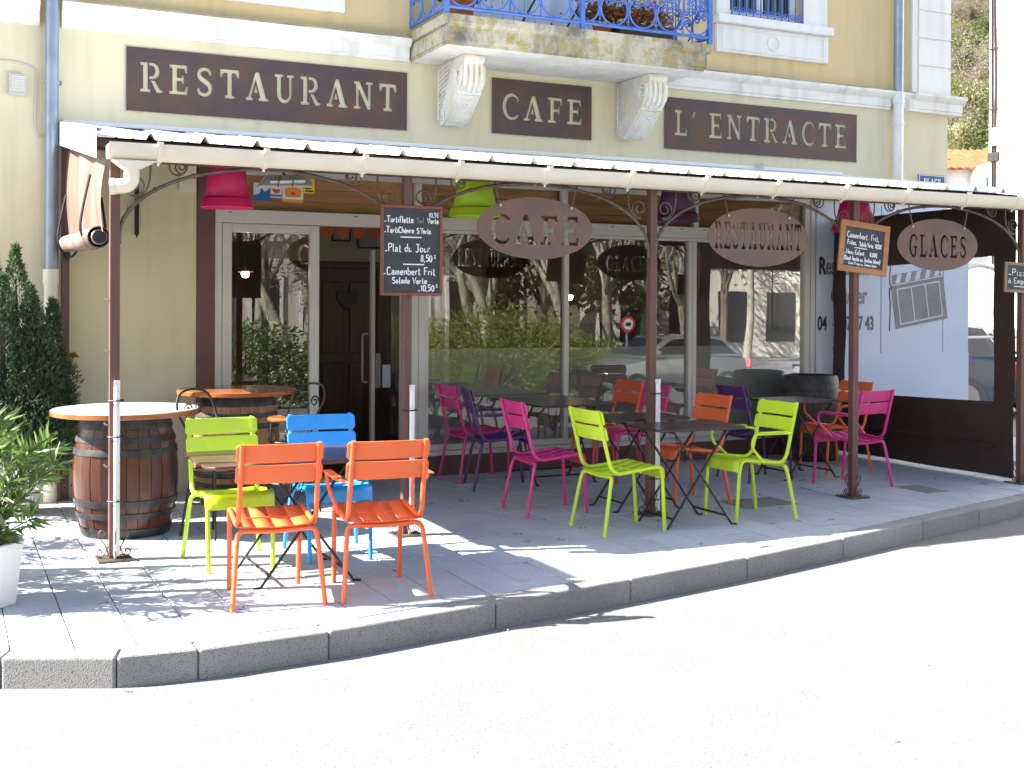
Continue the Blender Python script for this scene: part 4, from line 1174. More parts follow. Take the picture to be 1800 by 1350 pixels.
chalkboard("square chalk menu board in an orange wood frame tilted on the fourth post", 6.683, YF - .036, 1.905, .53, .43, .052, 'oakframe',
           [("Camenbert", .075, .288, .050, .225), ("Frit,", .335, .288, .046, .09), ("Frites,", .085, .232, .038, .10), ("Salade Verte,", .215, .228, .036, .155), ("10,50€", .385, .228, .036, .075),
            ("-Menu Enfant.", .062, .152, .038, .225), ("8,00€", .335, .152, .034, .085), ("(Steak haché ou Jambon blanc).", .062, .100, .034, .40), ("Steak Frites ou Jambon blanc", .11, .068, .020, .31)],
           [(.165, .30, .205)], R(5.5))
chalkboard("small chalk board in a brown frame on the far right post", 8.60, YF - .036, 1.742, .46, .272, .026, 'greyframe',
           [("-Pizza", .045, .155, .058, .28), ("à Emporter", .05, .085, .050, .36)],
           [(.12, .34, .052)], R(2))
# blue street plate, stickers, small wall things
pq = thing("street_plate", "blue enamel street name plate reading PLACE CARNOT on the corner wall", "sign", (10.125, -.003, 2.80))
part("plate", MB().box(0, .415, -.012, 0, 0, .335), M['plaque'], pq, bevel=.003)
b = MB()
for p in ((.006, .409, .006, .014), (.006, .409, .321, .329), (.006, .014, .014, .321), (.401, .409, .014, .321)): b.box(p[0], p[1], -.014, -.0121, p[2], p[3])
part("border", b, M['chalk'], pq)
for word, z, hh, ww, x in (("PLACE", .205, .085, .26, .08), ("CARNOT", .065, .085, .33, .045)):
    L_, w = letters(word, hh, fit(word, ww, hh, .18), .18)
    link("lettering", filled("lettering", [[(p[0] + x, p[1] + z) for p in q] for q in L_], .002), M['chalk'], pq, (0, -.014, 0))
def sticker(label, x0, x1, z0, z1, m, bits):
    t = thing("sticker", label, "sticker", (x0, -.012, z0), 0, "ice cream and drink stickers on the transom")
    part("sheet", MB().box(0, x1 - x0, -.004, 0, 0, z1 - z0), M[m], t)
    for k, (poly, mm) in enumerate(bits):
        o = MB(); o.add([(p[0] * (x1 - x0), -.0045 - .0004 * k, p[1] * (z1 - z0)) for p in poly], [tuple(range(len(poly)))])
        part("print", o, M[mm], t)
sticker("blue and pale sticker with a star shape beside the pink pot lamp", 2.44, 2.585, 2.50, 2.66, 'st_pale', [([(0, 0), (1, 0), (1, .75), (.7, .5), (.45, .7), (.35, .4), (0, .3)], 'st_blue')])
sc_ = [(.5 + .36 * math.cos(a), .62 + .33 * math.sin(a)) for a in [math.pi + i * math.pi / 10 for i in range(11)]]
sticker("white drink sticker with a red half disc over blue bars", 2.59, 2.69, 2.535, 2.655, 'white', [(sc_, 'st_red'), ([(0, .08), (1, .08), (1, .22), (0, .22)], 'st_blue')])
sticker("white and orange ice cream sticker under the heater", 2.696, 2.882, 2.500, 2.650, 'white', [([(0, 0), (1, 0), (1, .16), (0, .16)], 'st_orange'), ([(.14, .3), (.86, .3), (.92, .75), (.5, .95), (.08, .75)], 'st_orange'), ([(.4, .42), (.6, .42), (.62, .6), (.38, .6)], 'st_red')])
sticker("yellow sticker with black print right of the heater", 2.885, 2.985, 2.585, 2.715, 'st_yellow', [([(.12, .1), (.88, .1), (.88, .2), (.12, .2)], 'black'), ([(.12, .28), (.7, .28), (.7, .36), (.12, .36)], 'black'), ([(.2, .5), (.8, .5), (.65, .85), (.4, .9)], 'black')])
ht = thing("infrared_heater", "slim infrared terrace heater fixed above the doorway", "heater", (2.345, -.60, 2.565))
part("housing", MB().prism([(0, .0), (.06, .10), (.44, .125), (.47, .025)], 'y', .03, .10), M['alu'], ht, bevel=.008)
part("reflector", MB().prism([(.015, .012), (.065, .088), (.425, .112), (.455, .032)], 'y', .0, .028), M['steel_tube'], ht)
part("heating_tube", MB().tube([(.09, -.012, .045), (.38, -.012, .068)], .020, 10), M['tube_pale'], ht)
part("guard_wire", MB().tube([(.15, -.035, .0), (.17, -.035, .10)], .004, 5).tube([(.27, -.035, .01), (.29, -.035, .115)], .004, 5), M['dark'], ht)
part("bracket", MB().tube([(.24, .06, .10), (.24, .35, .25)], .012, 6), M['brown'], ht)
# giant flower pots as pendant lamps
for label, mat_, x, y, z, rb_, rt_ in (("pink upturned flower pot lamp hanging over the doorway, leftmost", 'pot_pink', 1.895, -1.5, 2.305, .195, .118), ("lime upturned flower pot lamp hanging left of the CAFE oval", 'pot_lime', 3.89, -1.5, 2.315, .212, .125), ("dark purple upturned flower pot lamp hanging right of the third post", 'pot_purple', 5.84, -1.5, 2.345, .205, .12), ("pink upturned flower pot lamp hanging behind the fourth post", 'pot_pink', 7.86, -1.5, 2.325, .22, .125)):
    t = thing("pot_lamp", label, "lamp", (x, y, z), 0, "flower pot lamps under the canopy")
    part("lamp_shade", MB().lathe([(rb_ * .82, .072), (rt_ + .012, .26), (rt_, .32), (.02, .32)], 36), M[mat_], t, smooth=40, solid=.008)
    part("rim", MB().lathe([(rb_ * .90, 0), (rb_, .004), (rb_ * .93, .066), (rb_ * .86, .072), (rb_ * .80, .066), (rb_ * .90, 0)], 36), M[mat_], t, smooth=40)
    part("cord", MB().tube([(0, 0, .32), (0, 0, roofz(y) - z - .02)], .006, 6), M['black'], t)
    part("bulb", MB().lathe([(.001, .10), (.03, .12), (.035, .15), (.02, .2), (.012, .3)], 12), M['white'], t, smooth=50)
# downpipes and little fittings on the wall
dpL = thing("downpipe", "blue-grey zinc downpipe at the left of the facade with a cream plastic lower section", "downpipe", (.79, -.09, 0))
part("zinc_pipe", MB().tube([(0, 0, 1.86), (0, 0, 9.0)], .052, 16), M['zinc'], dpL, smooth=50)
part("plastic_pipe", MB().tube([(-.004, 0, -.01), (-.004, 0, 1.80)], .054, 16).tube([(-.004, 0, 1.755), (-.004, 0, 1.87)], .062, 16), M['pvc'], dpL, smooth=50)
for z in (3.38, 5.2): part("pipe_clip", MB().tube([(0, 0, z - .012), (0, 0, z + .012)], .058, 16).box(.03, .075, -.01, .09, z - .01, z + .01), M['zinc'], dpL)
dpR = thing("downpipe", "zinc downpipe at the right of the facade joining a white plastic pipe", "downpipe", (9.735, -.095, 0))
part("zinc_pipe", MB().tube([(0, 0, 4.0), (0, 0, 9.0)], .055, 16), M['zinc'], dpR, smooth=50)
part("plastic_pipe", MB().tube([(0, 0, 2.80), (0, 0, 3.96)], .058, 16).tube([(0, 0, 3.90), (0, 0, 4.03)], .068, 16).tube([(0, 0, 3.66), (0, 0, 3.69)], .066, 16), M['pvc_white'], dpR, smooth=50)
vt = thing("wall_vent", "small white louvred vent box on the wall left of the downpipe", "vent", (.475, -.003, 3.275))
part("vent_box", MB().box(0, .125, -.045, 0, 0, .155), M['alu'], vt, bevel=.004)
for k in range(8): part("louvre", MB().box(.015, .11, -.055, -.046, .022 + k * .015, .030 + k * .015), M['pvc_white'], vt)
part("vent_lip", MB().box(-.006, .131, -.055, 0, -.014, -.001), M['alu'], vt)
tag(part("wall_cable", MB().tube(catmull([(.1, -.012, 3.525), (.45, -.012, 3.53), (.60, -.012, 3.515), (.665, -.012, 3.46), (.675, -.012, 3.30), (.665, -.012, 3.05), (.69, -.012, 2.95), (.735, -.012, 2.93)], 5), .007, 6), M['alu'], smooth=50), "thin grey cable looping round the vent box to the downpipe", "cable")
db = thing("wall_bar", "short dark bar hanging on the yellow wall under the canopy's left end", "bar", (1.455, -.06, 2.15))
part("bar", MB().box(-.017, .017, -.012, .012, .02, .42), M['dark'], db, bevel=.003)
part("bar_tip", MB().tube([(0, 0, 0), (0, 0, .02)], .008, 6), M['dark'], db)
tag(part("junction_box", MB().box(1.80, 1.945, -.05, -.003, 2.55, 2.80), M['pvc'], None, bevel=.006), "cream junction box high on the wall beside the pink pot lamp", "junction box")
sp = thing("spotlight", "small grey round spotlight just above the canopy near the right sign", "spotlight", (7.86, -.06, 3.06))
part("lamp_body", MB().lathe([(.001, -.03), (.04, -.02), (.045, .03), (.03, .06), (.001, .07)], 14), M['alu'], sp, smooth=50)
part("bracket", MB().box(-.01, .01, 0, .057, .02, .05), M['alu'], sp)

# ================================================================== CHAIRS
def chair_meshes(arm):
    out = []
    def side(s):
        xr, xf = s * .205, s * .190
        return xr, xf
    fm = MB(); TR = .0138
    for s in (-1, 1):
        path = round_path([(s * .200, .205, .395), (s * .203, .20, .448), (s * .203, -.185, .415), (s * .200, -.300, .875)], [.03, .09], 6)
        path = round_path([(s * .196, .235, .36), (s * .200, .215, .462), (s * .205, -.185, .418), (s * .200, -.302, .872)], [.055, .09], 7)
        fm.tube(path, TR, 8)
    fm.tube(round_path([(-.215, -.205, .33), (-.205, -.185, .405), (0, -.165, .390), (.205, -.185, .405), (.215, -.205, .33)], [.05, .3, .05], 5), TR, 8)
    fm.tube([(-.2, .05, .425), (.2, .05, .425)], .008, 6)
    out.append(("frame", fm, None, 60, 0))
    for s in (-1, 1):
        out.append(("leg", MB().tube([(s * .196, .235, .36), (s * .193, .258, .0)], TR, 8), None, 60, 0))
        out.append(("leg", MB().tube([(s * .215, -.205, .33), (s * .243, -.265, .0)], TR, 8), None, 60, 0))
    # seat sheet with slots, rolled over the front edge
    pr = catmull([(-.205, .430, 0), (-.15, .418, 0), (-.05, .422, 0), (.08, .440, 0), (.17, .462, 0), (.215, .462, 0), (.240, .440, 0), (.248, .395, 0), (.249, .372, 0)], 3)
    xs_ = [-.203, -.105, -.100, -.002, .003, .100, .105, .203]
    nrow = len(pr)
    def fnx(i): return xs_[i]
    sm = MB()
    dip = lambda x_: -.012 * (1 - (x_ / .203) ** 2)
    vs = [(fnx(i), p[0], p[1] + dip(fnx(i)) * (1 if p[0] < .2 else .3)) for p in pr for i in range(8)]
    k1, k2 = int(nrow * .12), int(nrow * .62)
    sm.add(vs, [(j * 8 + i, j * 8 + i + 1, (j + 1) * 8 + i + 1, (j + 1) * 8 + i) for j in range(nrow - 1) for i in range(7) if not (i in (1, 3, 5) and k1 <= j < k2)])
    out.append(("seat", sm, .004, 50, 0))
    for z0, z1 in ((.770, .868), (.658, .756)):
        ym = lambda z: -.185 - (z - .418) / (.872 - .418) * .117
        def fn(u, v, z0=z0, z1=z1):
            x_ = -.228 + .456 * u; z = z0 + (z1 - z0) * v
            return (x_, ym(z) + .020 - .022 * (1 - (2 * u - 1) ** 2), z)
        b_ = MB()
        nu = 14
        zs = [0, .14, .86, 1]
        vs = []
        for v in zs:
            for i in range(nu + 1):
                u = i / nu
                if v in (0, 1): u = .03 + .94 * u
                vs.append(fn(u, v))
        b_.add(vs, [(j * (nu + 1) + i, j * (nu + 1) + i + 1, (j + 1) * (nu + 1) + i + 1, (j + 1) * (nu + 1) + i) for j in range(3) for i in range(nu)])
        out.append(("backrest_slat", b_, .009, 50, .002))
    if arm:
        for s in (-1, 1):
            a = MB()
            a.tube(round_path([(s * .203, -.242, .640), (s * .262, -.14, .652), (s * .262, .15, .655), (s * .245, .165, .56), (s * .212, .02, .432)], [.10, .05, .06, .10], 6), .0105, 8)
            out.append(("armrest", a, None, 60, 0))
            out.append(("arm_pad", MB().prism([(s * .236, -.17), (s * .285, -.165), (s * .287, .115), (s * .238, .12)], 'z', .661, .670), None, None, .003))
    return out
CM = {a: [(n, mb.mesh(n, sm_), so, bv) for n, mb, so, sm_, bv in chair_meshes(a)] for a in (False, True)}
PROTO = {}
def chair(label, colr, arm, x, y, face):
    """face: heading of the sitter in degrees, 90 = +Y"""
    key = (colr, arm)
    if key not in PROTO:
        t = thing("garden_chair", label, "chair", (x, y, 0), R(face - 90), "coloured metal chairs on the terrace")
        for nme, me, so, bv in CM[arm]:
            o = bpy.data.objects.new(nme, me.copy()); COL.objects.link(o); o.parent = t
            o.data.materials.append(M[colr])
            if so: md = o.modifiers.new("solid", 'SOLIDIFY'); md.thickness = so; md.offset = 0
            if bv: md = o.modifiers.new("bevel", 'BEVEL'); md.width = bv; md.segments = 2; md.limit_method = 'ANGLE'
        PROTO[key] = t
    else:
        t = copy_tree(PROTO[key]); t["label"] = label
        t.location = (x, y, 0); t.rotation_euler = (0, 0, R(face - 90))
    return t
chair("lime chair without arms facing the street beside the big barrel", 'lime', False, 1.615, -2.945, -89)
chair("blue armchair facing the street at the front left table", 'blue', True, 2.248, -2.955, -93)
chair("orange chair without arms seen from behind, nearest the kerb", 'orange', False, 1.622, -3.915, 85)
chair("orange armchair seen from behind beside the other front orange chair", 'orange', True, 2.200, -3.995, 84)
chair("pink chair without arms furthest back, against the shop window at the left", 'pink', False, 4.44, -.30, 0)
chair("purple armchair tucked in at the long table by the window", 'purple', True, 4.425, -.84, -14)
chair("pink chair without arms in the middle, in front of the purple armchair", 'pink', False, 4.235, -2.12, -3)
chair("lime chair without arms facing right, left of the small front tables", 'lime', False, 4.385, -2.98, 0)
chair("lime armchair facing left, right of the small front tables", 'lime', True, 5.545, -2.94, 181)
chair("orange chair without arms behind the lime armchair", 'orange', False, 5.50, -2.17, 183)
chair("pink chair behind the third post facing the window table", 'pink', False, 5.72, -.93, 178)
chair("orange chair at the back, half hidden by the pink chair near the third post", 'orange', False, 5.78, -.36, 182)
chair("purple chair without arms at the right-hand table by the window", 'purple', False, 6.83, -1.35, 0)
chair("orange armchair at the far right in front of the dark barrel", 'orange', True, 7.83, -1.26, 180)
chair("pink armchair seen from behind at the fourth post", 'pink', True, 7.36, -2.03, 98)

# ================================================================== TABLES
def table(label, x, y, lx, ly, h, mt, rz=0.0):
    t = thing("bistro_table", label, "table", (x, y, 0), rz, "folding metal bistro tables on the terrace")
    c = .045
    pl = [(-lx / 2 + c, -ly / 2), (lx / 2 - c, -ly / 2), (lx / 2, -ly / 2 + c), (lx / 2, ly / 2 - c), (lx / 2 - c, ly / 2), (-lx / 2 + c, ly / 2), (-lx / 2, ly / 2 - c), (-lx / 2, -ly / 2 + c)]
    part("table_top", MB().prism(pl, 'z', h - .018, h), M[mt], t, bevel=.005)
    for s, yy in ((1, ly / 2 - .06), (-1, ly / 2 - .085)):
        for q in (-1, 1):
            L_ = MB().tube([(s * .27, q * yy, .0), (s * .27 - s * .006, q * yy, .012), (-s * .24, q * yy, h - .02)], .0085, 6)
            L_.tube([(s * .27, q * yy, .006), (s * .31, q * yy, .004)], .008, 6)
            part("leg", L_, M['dark'], t, smooth=50)
        part("cross_bar", MB().tube([(s * .222, -yy, .07), (s * .222, yy, .07)], .0085, 6), M['dark'], t, smooth=50)
        part("cross_bar", MB().tube([(-s * .235, -yy, h - .03), (-s * .235, yy, h - .03)], .0085, 6), M['dark'], t, smooth=50)
    part("stay", MB().tube(catmull([(-.1, 0, h - .03), (0, 0, h - .28), (.1, 0, h - .03)], 4), .004, 5), M['dark'], t)
table("long red-brown folding table between the blue, lime and two orange chairs", 1.88, -3.43, 1.17, .74, .71, 'bistro_red')
table("long dark folding table against the shop window", 5.05, -.66, 1.12, .76, .73, 'bistro', math.pi / 2)
table("small dark folding table right behind the front middle table", 4.98, -2.22, .74, .54, .722, 'bistro')
table("small dark folding table in front, between the two lime chairs", 4.95, -2.965, .76, .55, .722, 'bistro')
table("small dark folding table at the right between purple and orange chairs", 7.28, -1.36, .66, .62, .725, 'bistro')

# ================================================================== BARRELS
def barrel(label, x, y, h, re, rb, sm_, top=None, topr=.5, seed=0):
    rr = random.Random(seed)
    t = thing("wine_barrel", label, "barrel", (x, y, 0), 0, "old wine barrels on the terrace")
    def rad(z): u = 2 * z / h - 1; return rb - (rb - re) * u * u
    NS = 26
    zs = [i * h / 14 for i in range(15)]
    for k in range(NS):
        a0 = 2 * math.pi * k / NS; a1 = 2 * math.pi * (k + 1) / NS - .010
        m = MB(); dr = rr.uniform(-.0025, .0025)
        vs = []
        for z in zs:
            for rr_, a in ((rad(z) + dr, a0), (rad(z) + dr, (a0 + a1) / 2), (rad(z) + dr, a1), (rad(z) - .022, a1), (rad(z) - .022, a0)):
                vs.append((rr_ * math.cos(a), rr_ * math.sin(a), z))
        fs = [(j * 5 + i, j * 5 + (i + 1) % 5, (j + 1) * 5 + (i + 1) % 5, (j + 1) * 5 + i) for j in range(14) for i in range(5)]
        fs += [(4, 3, 2, 1, 0), tuple(14 * 5 + i for i in range(5))]
        m.add(vs, fs)
        part("stave", m, M[sm_], t, smooth=40)
    part("head", MB().lathe([(.001, h - .03), (re - .02, h - .03)], 30).lathe([(.001, .03), (re - .02, .03)], 30), M[sm_], t)
    for za, zb in ((.0, .065), (.135, .175), (.215, .262), (h - .262, h - .215), (h - .175, h - .135), (h - .085, h - .002)):
        part("hoop", MB().lathe([(rad(za) + .003, za + .001), (rad(za) + .0075, za + .002), (rad((za + zb) / 2) + .0085, (za + zb) / 2), (rad(zb) + .0075, zb - .002), (rad(zb) + .003, zb - .001)], 40), M['hoop'], t, smooth=35)
    if top:
        part("table_top", MB().lathe([(.001, h + .001), (topr - .012, h + .001), (topr, h + .008), (topr, h + .036), (topr - .006, h + .042), (.001, h + .042)], 56), M[top], t, smooth=35)
        if top == 'pale_top':
            part("top_edge", MB().lathe([(topr + .001, h + .004), (topr + .004, h + .006), (topr + .004, h + .034), (topr + .001, h + .036)], 56), M['tablewood'], t, smooth=35)
    return t
barrel("big dark red wine barrel with a round table top behind the first post", 1.16, -1.665, .825, .285, .352, 'stave_red', 'pale_top', .498, 1)
barrel("oak wine barrel with a varnished round top beside the entrance", 2.165, -.62, .865, .285, .345, 'stave', 'tablewood', .475, 2)
barrel("dark wine barrel without a table top in the right rear corner", 8.24, -.42, .885, .265, .325, 'stave_dark', None, 0, 3)

# wrought-iron bar chairs
def bar_chair(label, x, y, rz):
    t = thing("bar_chair", label, "bar chair", (x, y, 0), R(rz), "wrought-iron bar chairs by the barrels")
    part("seat", MB().lathe([(.001, .735), (.17, .735), (.185, .722), (.18, .708), (.001, .704)], 28), M['tablewood'], t, smooth=40)
    for k in range(4):
        a = math.pi / 4 + k * math.pi / 2
        part("leg", MB().tube([(.15 * math.cos(a), .15 * math.sin(a), .704), (.16 * math.cos(a), .16 * math.sin(a), .40), (.225 * math.cos(a), .225 * math.sin(a), 0)], .009, 6), M['dark'], t, smooth=50)
    part("foot_ring", MB().tube([(.185 * math.cos(a), .185 * math.sin(a), .24) for a in [i * math.pi / 12 for i in range(24)]], .007, 6, closed=True), M['dark'], t, smooth=50)
    part("leg_ring", MB().tube([(.158 * math.cos(a), .158 * math.sin(a), .45) for a in [i * math.pi / 12 for i in range(24)]], .006, 6, closed=True), M['dark'], t, smooth=50)
    bk = MB()
    bk.tube(catmull([(-.15, .10, .72), (-.18, .17, .86), (-.13, .20, .97), (0, .21, 1.0), (.13, .20, .97), (.18, .17, .86), (.15, .10, .72)], 6), .009, 6)
    for s in (-1, 1):
        bk.tube([(s * q[0], .195, q[2]) for q in spiral(.05, .86, .045, 1.4, 0, 1, 0, 20)], .006, 5)
        bk.tube([(s * (.17 * math.cos(b) + q * 0), .16 * math.sin(b), .55 + .0 * q) for q, b in ((0, c_ * .1) for c_ in range(8))], .005, 5)
        bk.tube([(s * q[0], -.12 + .0 * q[0], q[2]) for q in spiral(.10, .58, .06, 1.3, 1, 1, 0, 18)], .006, 5)
    part("backrest", bk, M['dark'], t, smooth=50)
bar_chair("wrought-iron bar chair between the big barrel and the lime chair", 1.70, -2.02, 35)
bar_chair("wrought-iron bar chair in front of the oak barrel behind the blue chair", 2.42, -1.36, -150)

# ================================================================== PLANTS
def leaves(n, sampler, l, w_, seed, fold=.25):
    """n folded leaf blades; sampler returns (position, direction)"""
    rr = random.Random(seed); m = MB()
    for i in range(n):
        p, d = sampler(rr)
        d = Vector(d); d = d.normalized() if d.length > 1e-6 else Vector((0, 0, 1))
        s = d.cross(Vector((rr.uniform(-1, 1), rr.uniform(-1, 1), rr.uniform(-1, 1))))
        s = s.normalized() if s.length > 1e-6 else Vector((1, 0, 0))
        k = rr.uniform(.65, 1.25); L_, W_ = l * k, w_ * k
        nn = d.cross(s)
        p = Vector(p)
        m.add([p, p + d * L_ * .45 + s * W_ / 2 + nn * W_ * fold, p + d * L_, p + d * L_ * .45 - s * W_ / 2 + nn * W_ * fold], [(0, 1, 2), (0, 2, 3)])
    return m
# conifer: several upright plumes growing from one pot
TH = thing("conifer", "dark green upright conifer in a white pot against the wall at the left", "conifer", (.50, -.52, 0))
part("pot", MB().lathe([(.001, .01), (.17, .01), (.215, .36), (.225, .37), (.225, .42), (.205, .42), (.20, .37), (.001, .37)], 28), M['white'], TH, smooth=40)
part("soil", MB().lathe([(.001, .385), (.2, .385)], 24), M['soil'], TH)
plumes = [(.0, .0, 2.03, .26), (-.16, .05, 1.95, .24), (.10, -.12, 1.72, .22), (.27, .02, 1.62, .17), (-.10, -.18, 1.80, .22), (-.32, -.05, 1.86, .25), (.18, -.20, 1.35, .20), (-.25, -.22, 1.5, .22), (.24, .12, 1.30, .18), (.29, -.10, 1.15, .17), (.02, -.28, 1.2, .24), (.22, -.26, .98, .22), (-.2, -.30, 1.1, .26), (.30, .0, .92, .20), (.12, -.10, 1.5, .24)]
tk = MB()
for px, py, hh, rr_ in plumes: tk.tube(catmull([(px * .2, py * .2, .36), (px * .8, py * .8, .75), (px, py, hh - .25)], 4), [.022] * 8 + [.006], 6)
part("trunk", tk, M['stem'], TH, smooth=50)
def thuja_s(rr):
    px, py, hh, rad_ = rr.choice(plumes)
    t = rr.random() ** .8
    z = .33 + (hh - .33) * t
    prof_ = rad_ * 1.2 * min(1, (1 - t) * 2.0 + .04) * (.85 + .22 * math.sin(z * 9 + px * 20)) 
    a = rr.uniform(0, 2 * math.pi); q = prof_ * math.sqrt(rr.uniform(.15, 1))
    cx, cy = px * (.75 + .25 * min(1, t * 2)), py * (.75 + .25 * min(1, t * 2))
    return (cx + q * math.cos(a), cy + q * math.sin(a), z), (math.cos(a) * .55 + rr.uniform(-.6, .6), math.sin(a) * .55 + rr.uniform(-.6, .6), .8 + rr.uniform(-.5, .4))
part("foliage", leaves(52000, thuja_s, .040, .013, 11), M['thuja'], TH)
# oleanders in octagonal white planters
def oleander(label, x, y, seed, stems=30, hmax=1.15, spread=.46):
    t = thing("oleander", label, "oleander", (x, y, 0), 0, "oleanders in white octagonal planters")
    o8 = lambda r: [(r * math.cos(math.pi / 8 + k * math.pi / 4), r * math.sin(math.pi / 8 + k * math.pi / 4)) for k in range(8)]
    m = MB()
    rings = [(o8(.20), 0), (o8(.235), .30), (o8(.245), .305), (o8(.245), .335), (o8(.215), .335), (o8(.21), .28)]
    vs = [(p[0], p[1], z) for r_, z in rings for p in r_]
    m.add(vs, [(j * 8 + i, j * 8 + (i + 1) % 8, (j + 1) * 8 + (i + 1) % 8, (j + 1) * 8 + i) for j in range(5) for i in range(8)] + [tuple(range(8))])
    part("planter", m, M['white'], t, bevel=.006)
    part("soil", MB().add([(p[0], p[1], .285) for p in o8(.212)], [tuple(range(8))]), M['soil'], t)
    rr = random.Random(seed); paths = []; st = MB()
    for i in range(stems):
        a = rr.uniform(0, 6.283); q = spread * math.sqrt(rr.random()); hh = hmax * rr.uniform(.5, 1.0) * (1 - .25 * q / spread)
        b0 = (.1 * math.cos(a) * rr.random(), .1 * math.sin(a) * rr.random(), .28)
        pth = catmull([b0, (q * .45 * math.cos(a), q * .45 * math.sin(a), .28 + (hh - .28) * .5), (q * math.cos(a), q * math.sin(a), hh)], 6)
        paths.append(pth); st.tube(pth, [.007 - .004 * k / (len(pth) - 1) for k in range(len(pth))], 5)
    part("stems", st, M['stem'], t, smooth=50)
    def smp(r2):
        pth = r2.choice(paths); k = min(len(pth) - 2, int(len(pth) * (r2.random() ** .6)))
        p = pth[k].lerp(pth[k + 1], r2.random()); d = (pth[k + 1] - pth[k]).normalized()
        a = r2.uniform(0, 6.283); e = d.cross(Vector((math.cos(a), math.sin(a), .2))).normalized()
        return p, d * r2.uniform(.3, .9) + e * r2.uniform(.5, 1.0) + Vector((0, 0, .05))
    part("foliage", leaves(stems * 46, smp, .125, .021, seed + 5, .12), M['oleander'], t)
    return t
oleander("oleander in a white octagonal planter at the left edge, nearest the street", .17, -3.42, 21)
oleander("unseen oleander in a white planter, added left of the terrace for dappled shade, next to the street one", -.42, -2.72, 22, 34, 1.5, .5)  # this plant and the next: out of view, added to dapple the pavement with shade
oleander("unseen oleander in a white planter, added left of the terrace for dappled shade, furthest from the street", -.35, -1.75, 23, 30, 1.3, .45)
VN = thing("climbing_vine", "small reddish vine on the wall post beside the conifer", "vine", (.86, -.12, 0))
part("stems", MB().tube(catmull([(.0, 0, .0), (-.03, -.02, .3), (.03, -.03, .6), (.0, -.02, .95), (.04, -.04, 1.16)], 5), .006, 5).tube(catmull([(.0, 0, .5), (.06, -.05, .75), (.05, -.06, 1.0)], 5), .004, 5), M['stem'], VN)
part("foliage", leaves(210, lambda r: ((r.gauss(.01, .05), r.gauss(-.04, .03), r.choice((r.uniform(.1, 1.2), r.uniform(.95, 1.2)))), (r.uniform(-1, 1), r.uniform(-1, .2), r.uniform(-.4, .6))), .05, .04, 31), M['ivy'], VN)
# balcony clutter
for i, (x, y, s, lab, mt_) in enumerate(((4.12, -.62, 1.2, "leafy pot plant at the left end of the balcony", 'oleander'), (5.62, -.55, .8, "pot of dry reddish flowers on the balcony, left of two", 'geranium'), (6.02, -.62, 1.0, "window box of reddish flowers at the right of the balcony", 'geranium'))):
    t = thing("balcony_plant", lab, "pot plant", (x, y, 4.096))
    if i == 2: part("planter", MB().box(-.30, .30, -.09, .09, 0, .17), M['darkwood'], t, bevel=.008)
    else: part("pot", MB().lathe([(.001, 0), (.09 * s, 0), (.12 * s, .18 * s), (.105 * s, .18 * s), (.001, .15)], 20), M['terracotta'], t, smooth=40)
    part("foliage", leaves(520, lambda r: ((r.gauss(0, .13 if i != 2 else .18), r.gauss(0, .07), .2 + abs(r.gauss(0, .10))), (r.uniform(-1, 1), r.uniform(-1, 1), r.uniform(-.2, 1))), .055, .03, 40 + i), M[mt_], t)
tow = MB().grid(lambda u, v: (4.92 + .42 * u + .02 * math.sin(v * 6), -.40 + .05 * math.sin(u * 9 + v), 4.86 - .62 * v + .05 * math.sin(u * 12)), 10, 8)
tag(part("towel", tow, M['shutter'], None, smooth=60), "pale blue towel hanging on the balcony drying rack", "towel")
rk = thing("drying_rack", "folding laundry rack with crossed dark legs standing on the balcony", "drying rack", (5.0, -.40, 4.096))
for k, xx in enumerate((-.02, .45, .92)):
    part("leg", MB().tube([(xx - .22, -.03, 0), (xx + .28, -.03, .85)], .010, 6), M['dark'], rk)
    part("leg", MB().tube([(xx + .28, .03, 0), (xx - .22, .03, .85)], .010, 6), M['dark'], rk)
part("rail", MB().tube([(-.24, 0, .85), (1.2, 0, .85)], .009, 6), M['dark'], rk)

# slatted pergola added just out of view, shaped to cast the pavement shadow
PG = thing("shadow_pergola", "unseen slatted timber pergola added left of the terrace to cast the pavement shadow", "pergola", (-2.71, -2.60, 0))
for sx in (.55, 1.86):
    for sy in (-.32, .34): part("post", MB().box(sx - .03, sx + .03, sy - .03, sy + .03, 0, 3.38), M['redframe'], PG)
part("beam", MB().box(.50, 1.92, -.42, -.34, 3.38, 3.46), M['redframe'], PG)
part("beam", MB().box(.50, 1.92, .34, .40, 3.38, 3.46), M['redframe'], PG)
part("roof_panel", MB().box(.95, 1.93, -.30, .36, 3.461, 3.48), M['redframe'], PG)
for k in range(3):
    part("slat", MB().box(.50, 1.30, .385 + k * .085, .435 + k * .085, 3.461, 3.48), M['redframe'], PG)
    part("slat", MB().box(.62, 1.55, -.36 - k * .085, -.31 - k * .085, 3.461, 3.48), M['redframe'], PG)

